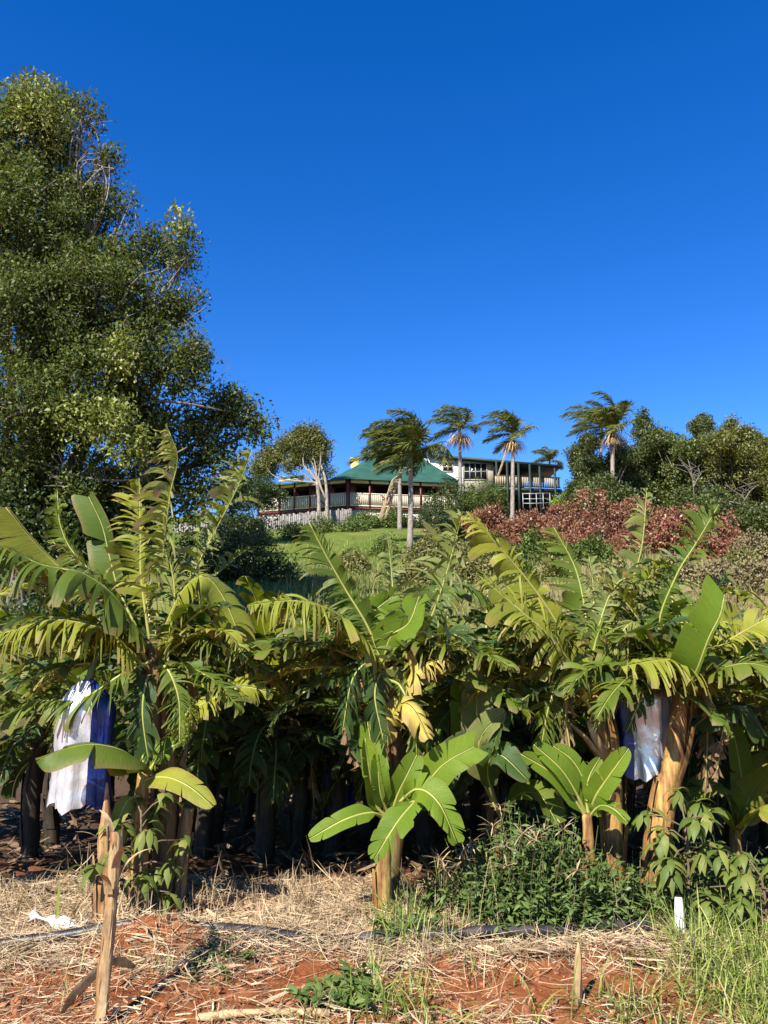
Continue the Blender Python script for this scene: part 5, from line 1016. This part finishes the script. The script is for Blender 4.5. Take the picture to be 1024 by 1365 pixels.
# roofs
def P3(p, z): return np.append(p, z)
zr = zz(607, 66); e = .35
a, b, c = on(L_, C_, 440)+A(0, -e), C_+A(0, -e-.1), R_+A(.5, -e); r1, r2 = XY(502, 66), XY(560, 66.5); br, bl_ = R_+A(.5, 10), on(L_, C_, 440)+A(0, 10)
mb = MB(); th = .12
for q in ([P3(a, ze), P3(b, ze), P3(r1, zr)], [P3(b, ze), P3(c, ze), P3(r2, zr), P3(r1, zr)], [P3(c, ze), P3(br, ze), P3(r2, zr)], [P3(br, ze), P3(bl_, ze), P3(r1, zr), P3(r2, zr)], [P3(bl_, ze), P3(a, ze), P3(r1, zr)]): mb.slab(q, th)
rf = mb.build('roof', M['roofg'], H1, smooth=False)
mb = MB(); p = XY(473, 68); zc = zz(613, 68); mb.box((*p, zc-1.3), (.7, .6, 2.6)); mb.box((*p, zc+.05), (.8, .7, .12)); mb.build('chimney', M['yellow'], rf)
mb = MB(); a2, b2 = L_+A(-.5, -e), on(L_, C_, 441)+A(0, -e-.02); m1, m2 = L_+A(2., 4.5), on(L_, C_, 446)+A(0, 4.5); zl = ze+.75
for q in ([P3(a2, ze-.03), P3(b2, ze-.03), P3(m2, zl), P3(m1, zl)], [P3(L_+A(-.5, 9), ze-.03), P3(a2, ze-.03), P3(m1, zl)], [P3(on(L_, C_, 446)+A(0, 9), ze-.03), P3(L_+A(-.5, 9), ze-.03), P3(m1, zl), P3(m2, zl)]): mb.slab(q, th)
mb.build('wing_roof', M['roofg'], H1, smooth=False)
mb = MB(); mb.wall(on(L_, C_, 373)+A(0, -.45), on(L_, C_, 405)+A(0, -.45), ze+.05, ze+.42, .06); mb.wall(on(L_, C_, 373)+A(0, -.45), on(L_, C_, 373)+A(-.2, 2.), ze+.05, ze+.42, .06); g = mb.build('gable_board', M['cream'], H1)
mb = MB(); k1, k2 = on(L_, C_, 370)+A(0, -.6), on(L_, C_, 410)+A(0, -.6); mb.slab([P3(k1, ze+.45), P3(k2, ze+.45), P3(k2+A(-.6, 2.6), ze+1.05), P3(k1+A(.6, 2.6), ze+1.05)], .08); mb.build('porch_roof', M['roofg'], H1, smooth=False)
for px in (425, 480):   # stair rails in shade
    p = on(L_, C_, 425) if px == 425 else on(C_, R_, 512); mb = MB(); mb.tube([P3(p+A(-.2, -.3), zf+.9), P3(p+A(1.2, -.9), zf-.5)], .06, 6); mb.build('stair_rail', M['maroon'], H1)
# raised building with the deck
D0 = 66.; H2p = XY(617, D0)
H2 = thing('house', 'white-gabled raised house with long dark green deck roof on stilts', 'house', (*H2p, float(G(*H2p))), 'hilltop buildings')
zfl, zt = zz(652, D0), zz(613, D0); mb = MB()
pA_, pB_, pC_, pD_ = XY(562, D0), XY(618, D0), XY(658, D0), XY(746, D0+1)
mb.wall(pA_, pB_, zfl-3, zz(610, D0), .2, z1b=zz(614, D0)); mb.build('gable_wall', M['wallw'], H2)
mb = MB(); mb.wall(pB_+A(.1, 0), pC_, zfl-.2, zz(614.5, D0), .2, z1b=zz(618, D0)); mb.wall(pC_+A(0, .1), pC_+A(.5, 6), zfl-.2, zz(618, D0), .2); mb.wall(pA_+A(0, 6.), pC_+A(.6, 6), zfl-3, zz(616, D0), .2); mb.build('wall', M['yellow'] if False else M['cream'], H2)
mb = MB(); q = [P3(XY(571, D0)+A(0, -.5), zz(607.5, D0)), P3(XY(747, D0)+A(0, -.9), zz(623.5, D0)), P3(XY(747, D0)+A(0, 6.5), zz(619.5, D0)), P3(XY(571, D0)+A(0, 6.5), zz(604.5, D0))]; mb.slab(q, .16); rf = mb.build('deck_roof', M['roofg'], H2, smooth=False)
mb = MB(); mb.wall(XY(571, D0)+A(0, -.53), XY(747, D0)+A(0, -.93), zz(610.5, D0), zz(607.3, D0), .06, z0b=zz(627, D0), z1b=zz(623.3, D0)); mb.build('fascia', M['dkgreen'], rf)
mb = MB(); mb.slab([P3(pC_+A(.1, -.4), zz(618.5, D0)), P3(XY(745, D0)+A(0, -.7), zz(626, D0)), P3(XY(745, D0)+A(0, 6), zz(622, D0)), P3(pC_+A(.1, 6), zz(614.5, D0))], .05); mb.build('deck_ceiling', M['dkgreen'], H2)  # dark sheet below the deck roof, shade put into its colour
def win2(x0, x1, y0, y1, nx, name='window'):
    p0, p1 = XY(x0, D0)-A(0, .13), XY(x1, D0)-A(0, .13); z0, z1 = zz(y1, D0), zz(y0, D0); mb = MB(); mb.wall(p0, p1, z0, z1, .04); w = mb.build('window', M['glass'], H2); mb = MB()
    for t in np.linspace(0, 1, nx+1): c = p0+(p1-p0)*t; mb.box((c[0], c[1]-.03, (z0+z1)/2), (.045, .06, z1-z0+.08))
    for z in (z0, (z0+z1)/2, z1): mb.box((*((p0+p1)/2-A(0, .035)), z), (p1[0]-p0[0], .05, .045))
    mb.build('window_frame', M['cream'], w)
win2(591, 604, 617, 629, 2); win2(619, 649.5, 618, 640, 4)
mb = MB(); mb.slab([P3(pC_+A(-.1, -1.), zfl), P3(pD_+A(0, -1.), zfl), P3(pD_+A(0, 6), zfl), P3(pC_+A(-.1, 6), zfl)], .3); mb.build('deck', M['dkgreen'], H2)
balustrade(pC_+A(0, -.95), pD_+A(-.1, -.95), zfl+.1, zfl+1.0, M['beige'], H2, M['dkgreen'], .2, .15)
for px in (661, 675, 690, 705, 718, 738):
    p = XY(px, D0)-A(0, .8); zt_ = zz(np.interp(px, [571, 747], [609, 626]), D0); zb = float(G(*p))-.3; mb = MB(); mb.box((*p, (zt_+zb)/2), (.17, .17, zt_-zb)); mb.build('deck_post', M['dkgreen'], H2)
for px in (690, 738):
    p = XY(px, D0)+A(0, 5.5); mb = MB(); mb.box((*p, zfl+.1), (.17, .17, 6.)); mb.build('deck_post', M['dkgreen'], H2)
mb = MB(); mb.wall(pC_+A(0, 3.), XY(728, D0)+A(0, 3), zfl-3.5, zfl-.35, .2); mb.build('undercroft_wall', M['dark'], H2)  # wall coloured dark to stand for the shade under the deck
mb = MB(); mb.wall(pC_+A(.2, 5.9), XY(716, D0)+A(0, 5.9), zfl+.05, zz(618, D0)+.3, .15); mb.build('rear_wall', M['dark'], H2)  # wall coloured dark to stand for the shade behind the deck rail
mb = MB(); p = XY(685, D0+2); mb.tube([P3(p, zz(618, D0)), P3(p, zz(601, D0))], .03, 5)
for k, y in enumerate((602, 604, 606)): mb.tube([P3(p+A(-.35+.05*k, 0), zz(y, D0)), P3(p+A(.35-.05*k, 0), zz(y, D0))], .02, 4)
mb.build('aerial', M['bark'], H2)
# farm gate under the deck
b0 = gp(700, 57); GTp = thing('metal_gate', 'pale tubular metal gate frame below the deck above the red bushes', 'gate', b0)
mb = MB(); x0, x1, x2 = W(697, 660, 57), W(712, 660, 57), W(731, 658, 57.5)
z0, z1, z2 = zz(671, 57), zz(665, 57), zz(658, 57)
for z in (z0, z1, z2): mb.tube([A(x0[0], 57, z), A(x1[0], 57, z), A(x2[0], 57.3, z+.1)], .032, 6)
for t in (0, .25, .5, .75, 1): q = x0+(x2-x0)*t; mb.tube([A(q[0], 57, z0-.4), A(q[0], 57, z2+.05)], .032, 6)
mb.build('frame', mat_plain('galvanised', (.36, .38, .38), .5, .2, 4, .4), GTp)
# paling fence
f0, f1 = XY(236, 50.5), XY(468, 57); fb = float(G(*f1)); FN = thing('paling_fence', 'weathered grey timber paling fence below the cottage veranda', 'fence', (*f1, fb))
Lf = np.linalg.norm(f1-f0); d = (f1-f0)/Lf; ax = np.array([[*d, 0], [-d[1], d[0], 0], [0, 0, 1]]); mb = MB()
ztop = lambda t: zz(700, 50.5)*(1-t)+zz(678, 57)*t
for s in np.arange(0, Lf, .16):
    p = f0+d*s; zt_ = ztop(s/Lf)+.06*RNG.normal(); z0 = zt_-1.9; mb.box((p[0], p[1]+.02*RNG.normal(), (zt_+z0)/2), (.14, .025, zt_-z0), ax)
mb.build('palings', M['paling'], FN); 
for dz in (-.35, -1.3):
    mb = MB(); mb.tube([(*(f0+A(0, .08)), ztop(0)+dz), (*(f1+A(0, .08)), ztop(1)+dz)], .05, 4); mb.build('rail', M['paling'], FN)
for s in np.linspace(0, Lf, 9):
    p = f0+d*s+A(0, .12); mb = MB(); mb.box((*p, ztop(s/Lf)-1.1), (.12, .12, 2.2)); mb.build('post', M['paling'], FN)
# ------------------------------------------------------------------ light, sky, camera
SUN_AZ = math.radians(30); SUN_EL = math.radians(42)
to_sun = Vector((-math.sin(SUN_AZ)*math.cos(SUN_EL), -math.cos(SUN_AZ)*math.cos(SUN_EL), math.sin(SUN_EL)))
sl = bpy.data.lights.new('sun', 'SUN'); sl.energy = 5.0; sl.angle = math.radians(.5); sl.color = (1, .95, .87)
so = bpy.data.objects.new('sun', sl); C.objects.link(so); so.rotation_euler = to_sun.to_track_quat('Z', 'Y').to_euler(); so.location = (0, -5, 30)
w = bpy.data.worlds.new('World'); bpy.context.scene.world = w; w.use_nodes = True; N = w.node_tree.nodes; Lk = w.node_tree.links
sky = N.new('ShaderNodeTexSky'); sky.sky_type = 'NISHITA'; sky.sun_disc = False; sky.sun_elevation = SUN_EL; sky.sun_rotation = PI+SUN_AZ
sky.air_density = 1.0; sky.dust_density = 0.; sky.ozone_density = 4.; sky.altitude = 600
hs = N.new('ShaderNodeHueSaturation'); hs.inputs['Saturation'].default_value = 1.35; hs.inputs['Hue'].default_value = .515
Lk.new(sky.outputs[0], hs.inputs['Color']); Lk.new(hs.outputs[0], N['Background'].inputs[0]); N['Background'].inputs[1].default_value = .104
cd = bpy.data.cameras.new('camera'); co = bpy.data.objects.new('camera', cd); C.objects.link(co)
co.location = (0, 0, CAMZ); co.rotation_euler = (PI/2+TILT, 0, 0); cd.sensor_fit = 'VERTICAL'; cd.sensor_height = 24; cd.sensor_width = 18; cd.lens = 24*F/1365; cd.clip_end = 2000; cd.clip_start = .05
sc = bpy.context.scene; sc.camera = co; sc.view_settings.view_transform = 'Standard'; sc.view_settings.look = 'None'; sc.view_settings.exposure = 1.1; sc.view_settings.gamma = 1
sc.render.engine = 'CYCLES'; cy = sc.cycles; cy.max_bounces = 6; cy.diffuse_bounces = 1; cy.glossy_bounces = 2; cy.transmission_bounces = 4; cy.use_denoising = True; cy.caustics_reflective = False; cy.caustics_refractive = False
